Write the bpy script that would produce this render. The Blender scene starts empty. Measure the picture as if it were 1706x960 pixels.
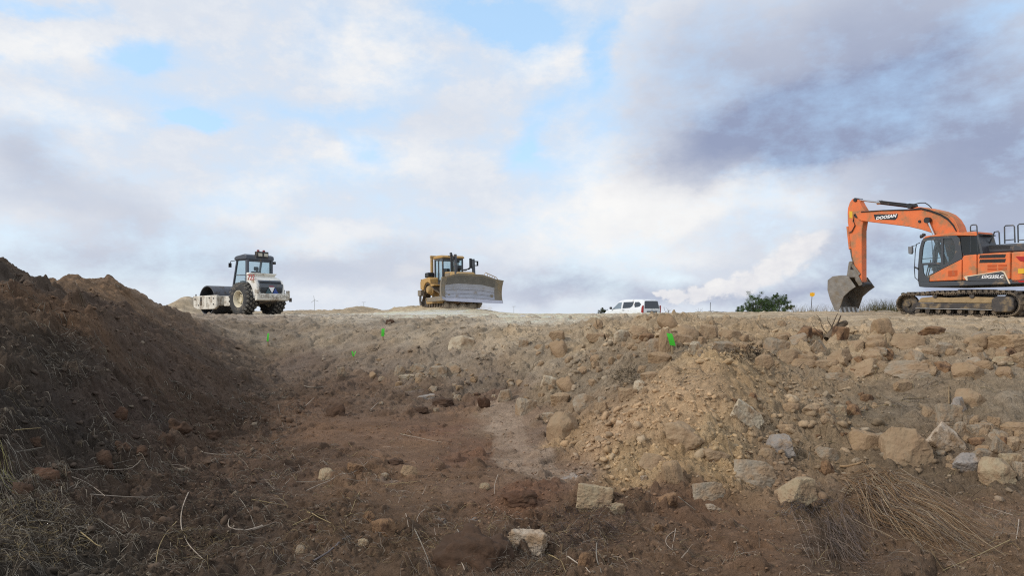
import bpy, bmesh, math, random
import numpy as np
from mathutils import Vector, Matrix, noise as mnoise
rnd = random.Random(7)
C = bpy.context.scene.collection
F, CX, HY, CAMZ = 1137.0, 853.0, 517.0, 1.5      # focal length in photo pixels, centre column, horizon row, eye height
def lin(c):
    c = c/255.0
    return c/12.92 if c <= .04045 else ((c+.055)/1.055)**2.4
def rgb(r, g, b): return (lin(r), lin(g), lin(b))

# ------------------------------------------------------------------ tags
def tag(o, label=None, cat=None, group=None, kind=None):
    if label: o['label'] = label
    if cat: o['category'] = cat
    if group: o['group'] = group
    if kind: o['kind'] = kind
    return o
def empty(name, loc, rz=0, rx=0, ry=0):
    o = bpy.data.objects.new(name, None); C.objects.link(o)
    o.location = loc; o.rotation_euler = (rx, ry, rz); o.empty_display_size = .2
    return o

# ------------------------------------------------------------------ numpy noise
def _h(ix, iy, s):
    n = (ix.astype(np.int64)*374761393 + iy.astype(np.int64)*668265263 + int(s)*1442695041) & 0xffffffff
    n = ((n ^ (n >> 13))*1274126177) & 0xffffffff
    n = (n ^ (n >> 16)) & 0xffffffff
    return n.astype(np.float64)/4294967295.0
def vnoise(x, y, s=0):
    x0 = np.floor(x); y0 = np.floor(y); fx = x-x0; fy = y-y0
    fx = fx*fx*fx*(fx*(fx*6-15)+10); fy = fy*fy*fy*(fy*(fy*6-15)+10)
    a = _h(x0, y0, s); b = _h(x0+1, y0, s); c = _h(x0, y0+1, s); d = _h(x0+1, y0+1, s)
    return ((a*(1-fx)+b*fx)*(1-fy) + (c*(1-fx)+d*fx)*fy)*2-1
def fbm(x, y, o, s=0, g=.5):
    t = 0; a = 1; n = 0
    for k in range(o):
        ca, sa = math.cos(k*1.1+.3), math.sin(k*1.1+.3)
        t = t + a*vnoise((x*ca-y*sa), (x*sa+y*ca), s+k*17); n += a; a *= g; x = x*2.03; y = y*2.03
    return t/n
def clods(x, y, size, s, prob=.6, flat=1.0):
    """bumps of stones and lumps: returns height (in metres) and an id 0..1"""
    gx = x/size + .28*vnoise(x/size*1.9, y/size*1.9, s+5); gy = y/size + .28*vnoise(x/size*1.9+9, y/size*1.9, s+6)
    cx = np.floor(gx); cy = np.floor(gy)
    best = np.zeros_like(x); bid = np.zeros_like(x)
    for i in (-1, 0, 1):
        for j in (-1, 0, 1):
            ax = cx+i; ay = cy+j
            px = ax+.5+.42*(2*_h(ax, ay, s)-1); py = ay+.5+.42*(2*_h(ax, ay, s+1)-1)
            r = .2+.42*_h(ax, ay, s+2)**1.5; on = _h(ax, ay, s+3) < prob
            th = _h(ax, ay, s+4)*3.14; ct = np.cos(th); st = np.sin(th)
            dx = gx-px; dy = gy-py
            u = (dx*ct+dy*st)/r; v = (-dx*st+dy*ct)/(r*.7)
            m = np.maximum(np.abs(u+.35*v), np.abs(v-.3*u))*.55+np.sqrt(u*u+v*v)*.5
            h = np.where(on, r*np.sqrt(np.clip(1-m**2.2, 0, 1)), 0)*size*.62*flat
            up = h > best
            best = np.where(up, h, best); bid = np.where(up, _h(ax, ay, s+7), bid)
    return best, bid

# ------------------------------------------------------------------ lie of the land: columns of (depth, height)
def P(*pts):
    """(row, depth) pairs seen in a column, or ('z', depth, height) where hidden"""
    out = [(.3, 0.0), (3.0, 0.0)]
    for p in pts:
        out.append((p[1], p[2]) if p[0] == 'z' else (p[1], CAMZ-(p[0]-HY)*p[1]/F))
    return out
Z = 'z'
far_l = [(Z, 25, 1.25), (Z, 36, 1.26), (Z, 50, 1.3), (Z, 62, 1.1), (Z, 90, .3), (Z, 300, -6), (Z, 4000, -70)]
far_r = [(Z, 75, .6), (Z, 120, -1), (Z, 300, -6), (Z, 4000, -70)]
ex = [(Z, 20, 1.2), (Z, 23, 1.22), (Z, 26, 1.31), (Z, 29, 1.40), (Z, 36, 1.415), (Z, 46, 1.36), (Z, 58, .8)]+far_r
prof = {
 -300: P((960, 3.4), (800, 4.2), (650, 5.4), (520, 6.8), (440, 8.2), (410, 9.2), (Z, 12, 1.9), (Z, 15, 1.6), (Z, 19, 1.25), *far_l),
 0:  P((960, 3.6), (800, 4.6), (700, 5.2), (600, 6.2), (500, 7.5), (428, 9), (Z, 10.5, 1.95), (Z, 14, 1.6), (Z, 18, 1.25), *far_l),
 55: P((960, 3.65), (800, 4.8), (700, 5.5), (600, 6.5), (520, 7.6), (456, 9), (Z, 10.5, 1.8), (Z, 13, 1.8), (Z, 19, 1.3), *far_l),
 90: P((960, 3.7), (800, 4.9), (700, 5.7), (600, 6.8), (530, 7.8), (480, 9), (Z, 10.3, 1.75), (468, 13.5), (Z, 15, 1.9), (Z, 19, 1.3), *far_l),
 115: P((960, 3.7), (800, 5.0), (700, 6.0), (600, 7.0), (540, 8.0), (492, 9), (Z, 10.3, 1.66), (453, 13.6), (Z, 15, 1.95), (Z, 19, 1.3), *far_l),
 150: P((960, 3.75), (800, 5.2), (700, 6.2), (600, 7.2), (550, 8), (502, 9), (Z, 10, 1.6), (485, 12), (461, 14.5), (Z, 16, 2.1), (Z, 19, 1.35), *far_l),
 195: P((960, 3.8), (800, 5.4), (710, 6.6), (620, 7.8), (570, 8.6), (530, 10), (500, 12), (462, 14.5), (Z, 16, 2.0), (Z, 19, 1.3), *far_l),
 225: P((960, 3.8), (800, 5.6), (720, 6.8), (650, 7.9), (600, 8.8), (560, 9.8), (530, 11), (508, 13), (490, 14.8), (Z, 16.5, 1.7), (Z, 20, 1.26), *far_l),
 262: P((960, 3.82), (800, 5.8), (720, 7.1), (655, 8.4), (610, 9.4), (570, 10.6), (540, 12), (512, 14.8), (Z, 17, 1.4), (Z, 20, 1.26), *far_l),
 300: P((960, 3.85), (800, 6), (720, 7.6), (660, 9), (620, 10), (580, 11.3), (550, 12.8), (527, 15), (Z, 17, 1.27), *far_l),
 380: P((960, 3.85), (800, 6), (700, 8.9), (650, 10.6), (600, 13), (570, 14.5), (545, 16), (531, 17.5), (Z, 19, 1.27), *far_l),
 450: P((960, 3.85), (750, 7.3), (680, 10.3), (620, 13.5), (580, 15), (550, 16.2), (532, 17.5), *far_l),
 600: P((960, 3.85), (750, 7.3), (660, 11.5), (630, 12.5), (590, 13.8), (555, 15), (535, 16), *far_l),
 750: P((960, 3.85), (750, 7.3), (700, 9.2), (660, 11), (620, 12), (580, 13), (550, 14), (536, 15), *far_l),
 850: P((960, 3.85), (750, 7.3), (720, 8.3), (680, 9.6), (640, 10.7), (600, 11.7), (560, 12.8), (542, 13.8), (531, 17), (Z, 25, 1.27), (Z, 45, 1.27), (Z, 60, 1.0), *far_r),
 950: P((960, 3.85), (800, 6), (750, 7.2), (700, 8.2), (650, 9.4), (600, 10.6), (565, 11.6), (545, 12.6), (532, 17), (Z, 25, 1.28), (Z, 45, 1.27), (Z, 55, .8), *far_r),
 1050: P((960, 3.85), (812, 5.7), (760, 6.3), (705, 6.9), (668, 7.5), (640, 8.3), (610, 9), (575, 10.2), (545, 11), (533, 12.5), (Z, 20, 1.3), (Z, 40, 1.30), (Z, 54, .8), *far_r),
 1120: P((960, 3.85), (815, 5.6), (770, 6.05), (700, 6.6), (645, 7.15), (618, 7.6), (600, 8.6), (575, 9.3), (548, 10.2), (534, 10.8), (532, 12), (Z, 20, 1.3), (Z, 40, 1.34), (Z, 54, .8), *far_r),
 1200: P((960, 3.85), (820, 5.6), (780, 6.0), (700, 6.55), (640, 7.05), (598, 7.5), (589, 7.9), (585, 9.1), (572, 9.8), (550, 10.6), (538, 11.5), (Z, 17, 1.3), (Z, 40, 1.38), (Z, 54, .8), *far_r),
 1300: P((960, 3.85), (830, 5.5), (790, 6), (700, 7), (640, 7.9), (600, 8.6), (570, 9.3), (550, 10), (540, 11), (Z, 17, 1.3), (Z, 40, 1.38), (Z, 54, .8), *far_r),
 1400: P((960, 3.85), (840, 5.4), (800, 5.8), (700, 7.1), (640, 8), (600, 8.6), (570, 9.2), (548, 9.8), (537, 13), *ex),
 1550: P((960, 3.85), (830, 5.4), (780, 6), (700, 7), (640, 7.7), (600, 8.2), (570, 8.7), (552, 9.3), (540, 12), *ex),
 1706: P((960, 3.85), (830, 5.4), (780, 5.9), (700, 6.7), (640, 7.3), (600, 7.8), (570, 8.3), (555, 8.9), (543, 11), *ex),
 2100: P((960, 3.85), (830, 5.0), (780, 5.5), (700, 6.2), (640, 6.7), (600, 7.2), (570, 7.7), (555, 8.4), (543, 11), *ex),
}
pcols = np.array(sorted(prof), float)
LGN = 700
LG = np.linspace(math.log(.3), math.log(4000), LGN)
TAB = []
for c in sorted(prof):
    a = np.array(prof[c]); TAB.append(np.interp(LG, np.log(a[:, 0]), a[:, 1]))
TAB = np.array(TAB)
_k = np.exp(-.5*(np.arange(-9, 10)/3.2)**2); _k /= _k.sum()
TAB = np.array([np.convolve(np.pad(t, 9, mode='edge'), _k, 'valid') for t in TAB])
FC = np.arange(-300, 2101, 8.0)
TF = np.array([np.interp(FC, pcols, TAB[:, k]) for k in range(LGN)]).T
_k2 = np.exp(-.5*(np.arange(-6, 7)/2.2)**2); _k2 /= _k2.sum()
TF = np.apply_along_axis(lambda t: np.convolve(np.pad(t, 6, mode='edge'), _k2, 'valid'), 0, TF)
bumps = [(313, 46, .8, .95), (300, 47, 1.5, .18), (520, 50, 1.0, .14), (590, 49, .75, .40), (560, 50, 1.0, .10), (615, 50, .7, .18), (640, 50, .8, .08), (678, 48, 1.0, .34), (700, 49, 1.0, .1),
         (725, 46.5, 1.5, .22), (752, 45, 1.5, .20), (785, 44, 1.2, .16), (815, 44, 1.0, .06), (495, 52, 1.6, .10), (425, 52, 1.8, .12), (545, 48, .5, .1)]
def base(x, y):
    az = np.arctan2(x, y); R = np.hypot(x, y)
    azc = np.clip(az, math.atan((-300-CX)/F), math.atan((2100-CX)/F))
    px = CX+F*np.tan(azc); D = R*np.cos(azc)
    u = np.clip((px+300)/8, 0, len(FC)-1.001); v = np.clip((np.log(np.maximum(D, .3))-LG[0])/(LG[1]-LG[0]), 0, LGN-1.001)
    i = u.astype(int); j = v.astype(int); fu = u-i; fv = v-j
    z = (TF[i, j]*(1-fu)+TF[i+1, j]*fu)*(1-fv)+(TF[i, j+1]*(1-fu)+TF[i+1, j+1]*fu)*fv
    for bp, bd, bs, bh in bumps:
        bx = bd*(bp-CX)/F
        z = z+bh*np.exp(-.5*((x-bx)**2+((y-bd)*.6)**2)/bs**2)
    back = np.clip((np.abs(az)-1.1)/.8, 0, 1)          # behind the camera the pit simply goes on, then climbs out
    zb = np.interp(R, [0, 9, 14, 60, 300, 4000], [0, .05, 1.1, 1.0, -6, -70])
    return z*(1-back)+zb*back
def basepoint(px, py):
    """where the line of sight through a photo pixel first meets the smooth terrain"""
    D = np.exp(np.linspace(math.log(3), math.log(80), 3000)); x = D*(px-CX)/F
    z = base(x, D); row = HY+(CAMZ-z)*F/D
    k = np.argmax(row <= py) if (row <= py).any() else len(D)-1
    return float(x[k]), float(D[k])

# ------------------------------------------------------------------ soil kinds and their colours, as patches on the ground
KL = .66
soil = [  # column, row, sRGB seen, roughness of ground, clod density
 (40,460,60,50,44,.9,.6),(0,520,62,50,42,1,.7),(60,505,76,57,44,1,.8),(110,600,50,42,37,.9,.6),(60,700,46,39,35,.9,.6),(180,485,84,65,50,.6,.5),(230,545,64,51,44,.8,.6),
 (300,620,62,49,42,.9,.8),(350,700,62,48,40,.9,.9),(200,680,56,45,40,.9,.8),(280,570,62,50,43,.8,.7),(330,560,74,60,52,.8,.7),(380,640,68,54,46,.8,.8),
 (600,720,98,73,56,.22,.18),(700,745,100,75,57,.18,.12),(745,715,98,72,58,.35,.3),(500,760,76,58,47,.4,.4),(200,850,58,46,39,.5,.6),(400,900,62,49,41,.5,.6),(600,900,76,59,47,.55,.6),
 (900,920,76,59,48,.6,.6),(1100,920,86,66,52,.45,.5),(1250,900,96,72,55,.35,.4),(1500,870,102,79,61,.4,.4),(1640,850,108,84,65,.4,.4),(1400,920,82,64,52,.5,.5),(60,930,52,44,38,.6,.6),
 (845,710,124,101,84,.15,.15),(855,745,124,100,83,.12,.12),(880,770,116,92,75,.15,.2),(955,790,112,90,74,.3,.5),(870,830,96,68,52,.7,.6),(700,820,92,70,54,.25,.2),(1000,860,84,64,50,.6,.7),
 (1150,850,90,67,52,.5,.6),(790,760,100,72,56,.35,.3),(430,800,70,54,45,.5,.5),(620,800,92,70,54,.4,.4),
 (450,565,118,102,86,.5,.6),(550,560,132,115,97,.45,.6),(640,600,114,97,82,.5,.8),(500,605,92,76,66,.5,.8),(600,640,84,66,55,.5,.8),(700,560,134,117,98,.45,.6),(760,600,124,107,90,.7,.9),
 (800,645,108,92,78,.8,1),(850,560,146,127,105,.5,.55),(900,600,132,114,94,.8,.8),(930,650,124,107,88,.9,1),(400,600,82,68,58,.6,.7),(420,640,72,58,49,.5,.7),(520,680,84,64,52,.4,.6),
 (700,665,88,70,58,.5,.7),(800,670,90,70,58,.5,.7),
 (1100,548,152,128,100,1,1),(1000,560,144,123,98,.9,1),(1050,615,126,108,88,.8,.8),(1150,640,150,122,92,.6,.7),(1100,700,152,123,92,.6,.7),(1000,750,148,119,90,.7,.9),(1200,760,146,120,88,.8,1.1),
 (1250,650,144,118,88,.7,1.1),(1050,780,152,124,90,.8,1.1),(940,740,142,114,84,.7,1),(1200,600,154,128,96,.6,.9),
 (1400,580,154,130,102,1,1),(1350,640,128,107,84,.8,1),(1450,690,116,99,80,.5,.6),(1550,650,130,111,91,.4,.4),(1600,605,142,121,98,.6,.6),(1400,750,126,105,82,.7,.9),(1680,670,124,107,88,.5,.5),
 (1600,790,100,82,65,.8,.8),(1330,720,130,108,84,.8,1),(1500,760,104,86,68,.6,.8),(1700,760,112,94,76,.8,.8),(1300,800,120,96,74,.7,.8),(1450,820,86,68,54,.5,.6),
 (820,690,118,96,78,.2,.2),(872,692,116,94,77,.2,.2),(815,722,108,86,68,.2,.2),(885,722,112,90,74,.2,.2),(828,762,104,80,64,.2,.2),(905,778,110,88,72,.25,.3),(860,790,98,76,60,.3,.3),(770,700,98,73,56,.25,.2),(780,740,98,72,56,.2,.15),(800,790,92,70,55,.25,.2),(920,700,128,106,84,.7,.9),(700,523,182,170,152,.06,.1),(900,536,172,157,138,.1,.2),(1250,530,148,128,104,.12,.15),(1500,541,152,131,106,.2,.2),(500,527,148,135,121,.15,.3),(400,531,126,110,96,.3,.4),(1650,552,150,129,105,.35,.4),
 (1350,526,150,130,106,.1,.15),(600,533,150,136,120,.2,.3),(330,527,120,104,90,.3,.5),(800,529,180,166,146,.06,.15),(1000,530,170,153,132,.08,.2),(1150,528,150,131,107,.1,.15)]
far_soil = [(-12,45,140,122,100,.5,.6),(2,45,178,164,142,.1,.1),(-4,47,152,132,104,.5,.5),(20,24,142,122,98,.2,.4),(10,60,140,130,100,.3,.3),(-40,40,130,112,92,.4,.5),(0,400,120,120,80,.1,.1),(300,300,110,115,75,.1,.1),(-300,300,110,115,75,.1,.1),
            (0,-6,70,54,44,.5,.5),(-6,-2,60,50,42,.6,.6),(8,-4,90,72,56,.5,.6),(0,-30,140,122,100,.4,.4)]
sx, sy, sv = [], [], []
for q in soil:
    x, y = basepoint(q[0], q[1]); sx.append(x); sy.append(y); sv.append(q[2:])
for q in far_soil: sx.append(q[0]); sy.append(q[1]); sv.append(q[2:])
sx = np.array(sx); sy = np.array(sy); sv = np.array(sv, float)
for k in range(3): sv[:, k] = [lin(c)/KL for c in sv[:, k]]
_l = sv[:, :3].mean(1, keepdims=True); sv[:, :3] = _l+(sv[:, :3]-_l)*.88
sv[:, 1] *= 1.03
_m = np.clip((.16-sv[:, :3].mean(1, keepdims=True))/.08, 0, 1); sv[:, :3] *= 1+_m*np.array([.30, .29, .22])
_dk = np.array([a < -.42 and r < 2.95 for a, r in zip(np.arctan2(sx, sy), np.log(np.hypot(sx, sy)))]); sv[_dk, :3] *= 1.2; sv[_dk, 3] = np.minimum(sv[_dk, 3]*1.6, 1.5)
SA = np.arctan2(sx, sy); SR = np.log(np.hypot(sx, sy))
STA = np.linspace(-math.pi, math.pi, 721); STR = np.linspace(math.log(.3), math.log(4000), 420)
def soil_table():
    a, r = np.meshgrid(STA, STR)
    num = np.zeros(a.shape+(5,)); den = np.zeros(a.shape)
    for k in range(len(sx)):
        da = np.abs(a-SA[k]); da = np.minimum(da, 2*math.pi-da)
        w = (da*da+(r-SR[k])**2*.55); w = 1/(w*w+1e-8)
        den += w
        for c in range(5): num[..., c] += w*sv[k, c]
    return num/den[..., None]
STAB = soil_table()
def soil_at(x, y):
    wx = x+.16*fbm(x*1.3, y*1.3, 4, 31); wy = y+.25*fbm(x*1.3+7, y*1.3, 4, 37)
    a = np.arctan2(wx, wy); r = np.log(np.maximum(np.hypot(wx, wy), .3))
    u = np.clip((a+math.pi)/(2*math.pi)*720, 0, 719.99); v = np.clip((r-STR[0])/(STR[1]-STR[0]), 0, 418.99)
    i = u.astype(int); j = v.astype(int); fu = (u-i)[..., None]; fv = (v-j)[..., None]
    return (STAB[j, i]*(1-fu)+STAB[j, i+1]*fu)*(1-fv)+(STAB[j+1, i]*(1-fu)+STAB[j+1, i+1]*fu)*fv

# ------------------------------------------------------------------ the ground sheet (polar grid, finest where it lies nearest)
tc = np.linspace((-110-CX)/F, (1880-CX)/F, 1320)
azs = np.concatenate([np.linspace(-math.pi, math.atan(tc[0]), 150)[:-1], np.arctan(tc), np.linspace(math.atan(tc[-1]), math.pi, 150)[1:-1]])
Rs = np.concatenate([np.geomspace(.35, 3.5, 26)[:-1], np.geomspace(3.5, 20, 900)[:-1], np.geomspace(20, 70, 220)[:-1], np.geomspace(70, 4000, 60)])
NA, NR = len(azs), len(Rs)
AZ, RR = np.meshgrid(azs, Rs)          # rows: rings
GX = RR*np.sin(AZ); GY = RR*np.cos(AZ)
S = soil_at(GX, GY)
rough = S[..., 3]; dens = S[..., 4]
GZ = base(GX, GY)
v3_ = lambda x, y: vnoise(x*13, y*13, 91)
fall = np.clip(1.3-RR/60, .25, 1)
GZ = GZ+rough*(.10*fbm(GX*.9, GY*.9, 3, 3)+.085*fbm(GX*2.6, GY*2.6, 3, 13))*np.clip(RR/3, 0, 1)
rg = 1-np.abs(fbm(GX*3.2+.3*vnoise(GX*6, GY*6, 3), GY*3.2, 3, 57))
GZ = GZ+rough*.075*(rg-.7)
near = np.clip(1.6-RR/25, 0, 1)
tint = np.zeros_like(GX)
for size, pr, fl, sd, rmax in ((.42, .58, .66, 101, 60), (.22, .62, .85, 131, 50), (.11, .6, .9, 161, 30), (.058, .6, 1, 191, 18), (.03, .6, 1, 221, 10)):
    m = (RR < rmax) & (np.abs(AZ) < (3.2 if size > .15 else .85))
    hh, ii = clods(GX[m], GY[m], size, sd, 1.0, fl)
    patch = np.clip(.5+1.3*fbm(GX[m]*1.7, GY[m]*1.7, 3, sd+9), 0, 1)
    keep = np.clip((dens[m]*pr*1.5*(.35+patch)-ii)*6, 0, 1)
    hh = hh*keep
    GZ[m] += hh*np.clip((rmax-RR[m])/rmax*3, 0, 1)*(1.0 if size < .3 else .8)
    t = np.zeros_like(hh); t = np.where(hh > size*.05, _h((ii*99991), ii*0, 5)*2-1, 0)
    tint[m] = np.where(np.abs(t) > 0, t, tint[m])
GZ += rough*.026*np.clip(fbm(GX*6+.4*v3_(GX, GY), GY*6, 5, 70, .62)*1.6, -1, 1)*np.clip(2-RR/14, 0, 1)
GZ += rough*.22*fbm(GX*1.3, GY*1.3, 5, 79)*np.clip((RR-30)/10, 0, 1)*np.clip(2-RR/60, 0, 1)
GZ += (.011*rough+.003)*fbm(GX*17, GY*17, 5, 77, .65)*np.clip(2-RR/12, 0, 1)
# machine ruts pressed along the haul road at the top
rut = np.sin(GY*5.2+1.5*vnoise(GX*.12, GY*.3, 3))*np.clip((RR-15)/3, 0, 1)*np.clip((60-RR)/20, 0, 1)
GZ += .012*rut*(1-rough)
# colour that belongs to the soil itself: kinds, stains, single clods of another soil
col = S[..., :3].copy()
v1 = fbm(GX*1.1, GY*1.1, 4, 301); v2 = fbm(GX*5, GY*5, 4, 331); v3 = fbm(GX*22, GY*22, 3, 351)
col *= (1+.22*v1+.20*v2+.14*v3+.16*tint*near)[..., None]
warm = fbm(GX*2.1, GY*2.1, 4, 401)
col[..., 0] *= 1+.05*warm; col[..., 2] *= 1-.08*warm
streak = fbm(GX*.35, GY*3.4, 4, 431)*np.clip((RR-13)/5, 0, 1)
col *= (1+.55*streak)[..., None]
# the compacted pale track running towards the viewer
tp = [basepoint(*q) for q in ((822, 676), (845, 700), (850, 728), (862, 760), (895, 785), (945, 800))]; dmin = np.full(GX.shape, 9.0)
for (x0, y0), (x1, y1) in zip(tp[:-1], tp[1:]):
    l2 = (x1-x0)**2+(y1-y0)**2; t = np.clip(((GX-x0)*(x1-x0)+(GY-y0)*(y1-y0))/l2, 0, 1); dmin = np.minimum(dmin, np.hypot(GX-x0-t*(x1-x0), GY-y0-t*(y1-y0)))
mk = .85*np.clip((.25+.20*fbm(GX*3, GY*3, 4, 471)-dmin)/.06, 0, 1)*np.clip(.72+.5*v2+.35*fbm(GX*9, GY*2.2, 3, 473), 0, 1)
col = col*(1-mk[..., None])+np.array([.385, .285, .205])*(1+.3*v3)[..., None]*mk[..., None]
# chalk smears
for cp, cr, w, hgt in ((958, 799, .16, .10), (920, 793, .26, .04), (880, 886, .07, .10), (735, 871, .05, .03), (790, 872, .06, .03), (690, 640, .5, .10), (700, 656, .35, .08), (835, 752, .16, .02), (842, 770, .2, .025), (640, 806, .15, .06), (1235, 881, .08, .06), (1185, 888, .05, .04)):
    bx, by = basepoint(cp, cr)
    d = np.sqrt(((GX-bx)/w)**2+((GY-by)/hgt)**2)+.9*fbm(GX*7, GY*7, 4, 461)
    mk = np.clip((1-d)*2.2, 0, 1)*np.clip(.55+.9*v3+.5*v2, 0, 1)
    mk = mk*(.8 if cr in (799, 886, 871, 872, 792) else .22)
    col = col*(1-mk[..., None])+np.array([.50, .46, .42])*mk[..., None]
col = np.clip(col, .008, .62)

def ray_row():
    return HY+(CAMZ-GZ)*F/np.maximum(RR*np.cos(AZ), .01)
ROW = ray_row()
def hit(px, py):
    """the grid point of the real, rough ground seen at a photo pixel (depth, height included)"""
    j = int(np.argmin(np.abs(azs-math.atan((px-CX)/F)))); c = ROW[:, j]
    ok = (c <= py) & (Rs > 3)
    k = int(np.argmax(ok)) if ok.any() else NR-1
    return Vector((GX[k, j], GY[k, j], GZ[k, j]))
def gz(x, y):
    a = math.atan2(x, y); R = math.hypot(x, y)
    j = int(np.clip(np.searchsorted(azs, a)-1, 0, NA-2)); k = int(np.clip(np.searchsorted(Rs, R)-1, 0, NR-2))
    fa = min(max((a-azs[j])/(azs[j+1]-azs[j]), 0), 1); fr = min(max((R-Rs[k])/(Rs[k+1]-Rs[k]), 0), 1)
    return float((GZ[k, j]*(1-fa)+GZ[k, j+1]*fa)*(1-fr)+(GZ[k+1, j]*(1-fa)+GZ[k+1, j+1]*fa)*fr)
def gz_np(x, y):
    a = np.arctan2(x, y); R = np.hypot(x, y)
    j = np.clip(np.searchsorted(azs, a)-1, 0, NA-2); k = np.clip(np.searchsorted(Rs, R)-1, 0, NR-2)
    fa = np.clip((a-azs[j])/(azs[j+1]-azs[j]), 0, 1); fr = np.clip((R-Rs[k])/(Rs[k+1]-Rs[k]), 0, 1)
    return (GZ[k, j]*(1-fa)+GZ[k, j+1]*fa)*(1-fr)+(GZ[k+1, j]*(1-fa)+GZ[k+1, j+1]*fa)*fr
def at(px, py, D):
    return Vector((D*(px-CX)/F, D, CAMZ-(py-HY)*D/F))

# ------------------------------------------------------------------ materials
def mat(name, color=(.5, .5, .5), rough_=.6, metal=0, var=.15, scale=8, bump=0, bscale=60, dirt=None, dirt_amt=.5, dscale=4, spec=.5, coords='Object', rcol=0):
    m = bpy.data.materials.new(name); m.use_nodes = True; nt = m.node_tree; n = nt.nodes; L = nt.links
    b = n['Principled BSDF']; b.inputs['Roughness'].default_value = rough_; b.inputs['Metallic'].default_value = metal
    b.inputs['Specular IOR Level'].default_value = spec
    tcn = n.new('ShaderNodeTexCoord'); out = tcn.outputs[coords]
    ns = n.new('ShaderNodeTexNoise'); ns.inputs['Scale'].default_value = scale; ns.inputs['Detail'].default_value = 6; L.new(out, ns.inputs['Vector'])
    mr = n.new('ShaderNodeMapRange'); mr.inputs[1].default_value = .25; mr.inputs[2].default_value = .75; mr.inputs[3].default_value = 1-var; mr.inputs[4].default_value = 1+var
    L.new(ns.outputs[0], mr.inputs[0])
    mx = n.new('ShaderNodeVectorMath'); mx.operation = 'SCALE'; mx.inputs[0].default_value = color; L.new(mr.outputs[0], mx.inputs['Scale'])
    src = mx.outputs[0]
    if rcol:
        oi = n.new('ShaderNodeObjectInfo'); hs = n.new('ShaderNodeHueSaturation')
        a1 = n.new('ShaderNodeMapRange'); a1.inputs[3].default_value = 1-rcol; a1.inputs[4].default_value = 1+rcol; L.new(oi.outputs['Random'], a1.inputs[0])
        L.new(a1.outputs[0], hs.inputs['Value']); L.new(src, hs.inputs['Color']); src = hs.outputs[0]
    if dirt:
        n2 = n.new('ShaderNodeTexNoise'); n2.inputs['Scale'].default_value = dscale; n2.inputs['Detail'].default_value = 9; n2.inputs['Roughness'].default_value = .68; L.new(out, n2.inputs['Vector'])
        m2 = n.new('ShaderNodeMapRange'); m2.inputs[1].default_value = .62-dirt_amt*.35; m2.inputs[2].default_value = .72-dirt_amt*.2; L.new(n2.outputs[0], m2.inputs[0])
        mm = n.new('ShaderNodeMix'); mm.data_type = 'RGBA'; L.new(m2.outputs[0], mm.inputs[0]); L.new(src, mm.inputs[6]); mm.inputs[7].default_value = (*dirt, 1)
        src = mm.outputs[2]
        rr = n.new('ShaderNodeMapRange'); rr.inputs[3].default_value = rough_; rr.inputs[4].default_value = .9; L.new(m2.outputs[0], rr.inputs[0]); L.new(rr.outputs[0], b.inputs['Roughness'])
    L.new(src, b.inputs['Base Color'])
    if bump:
        n3 = n.new('ShaderNodeTexNoise'); n3.inputs['Scale'].default_value = bscale; n3.inputs['Detail'].default_value = 8; L.new(out, n3.inputs['Vector'])
        bp = n.new('ShaderNodeBump'); bp.inputs['Strength'].default_value = bump; bp.inputs['Distance'].default_value = .02; L.new(n3.outputs[0], bp.inputs['Height']); L.new(bp.outputs[0], b.inputs['Normal'])
    return m
def soil_material():
    m = bpy.data.materials.new('bare_soil'); m.use_nodes = True; nt = m.node_tree; n = nt.nodes; L = nt.links
    b = n['Principled BSDF']; b.inputs['Roughness'].default_value = .95; b.inputs['Specular IOR Level'].default_value = .15
    at_ = n.new('ShaderNodeAttribute'); at_.attribute_name = 'soil'
    tcn = n.new('ShaderNodeTexCoord')
    def nz(sc, det, r=.6):
        q = n.new('ShaderNodeTexNoise'); q.inputs['Scale'].default_value = sc; q.inputs['Detail'].default_value = det; q.inputs['Roughness'].default_value = r; L.new(tcn.outputs['Object'], q.inputs['Vector']); return q
    a = nz(38, 8, .7); c = nz(9, 6)
    def mrng(src, lo, hi):
        q = n.new('ShaderNodeMapRange'); q.inputs[1].default_value = .28; q.inputs[2].default_value = .72; q.inputs[3].default_value = lo; q.inputs[4].default_value = hi; L.new(src, q.inputs[0]); return q.outputs[0]
    mu = n.new('ShaderNodeMath'); mu.operation = 'MULTIPLY'; L.new(mrng(a.outputs[0], .74, 1.26), mu.inputs[0]); L.new(mrng(c.outputs[0], .86, 1.14), mu.inputs[1])
    sc = n.new('ShaderNodeVectorMath'); sc.operation = 'SCALE'; L.new(at_.outputs['Color'], sc.inputs[0]); L.new(mu.outputs[0], sc.inputs['Scale'])
    L.new(sc.outputs[0], b.inputs['Base Color'])
    d = nz(70, 10, .7); bp = n.new('ShaderNodeBump'); bp.inputs['Strength'].default_value = 1.0; bp.inputs['Distance'].default_value = .03
    L.new(d.outputs[0], bp.inputs['Height']); L.new(bp.outputs[0], b.inputs['Normal'])
    return m
M_SOIL = soil_material()

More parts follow.
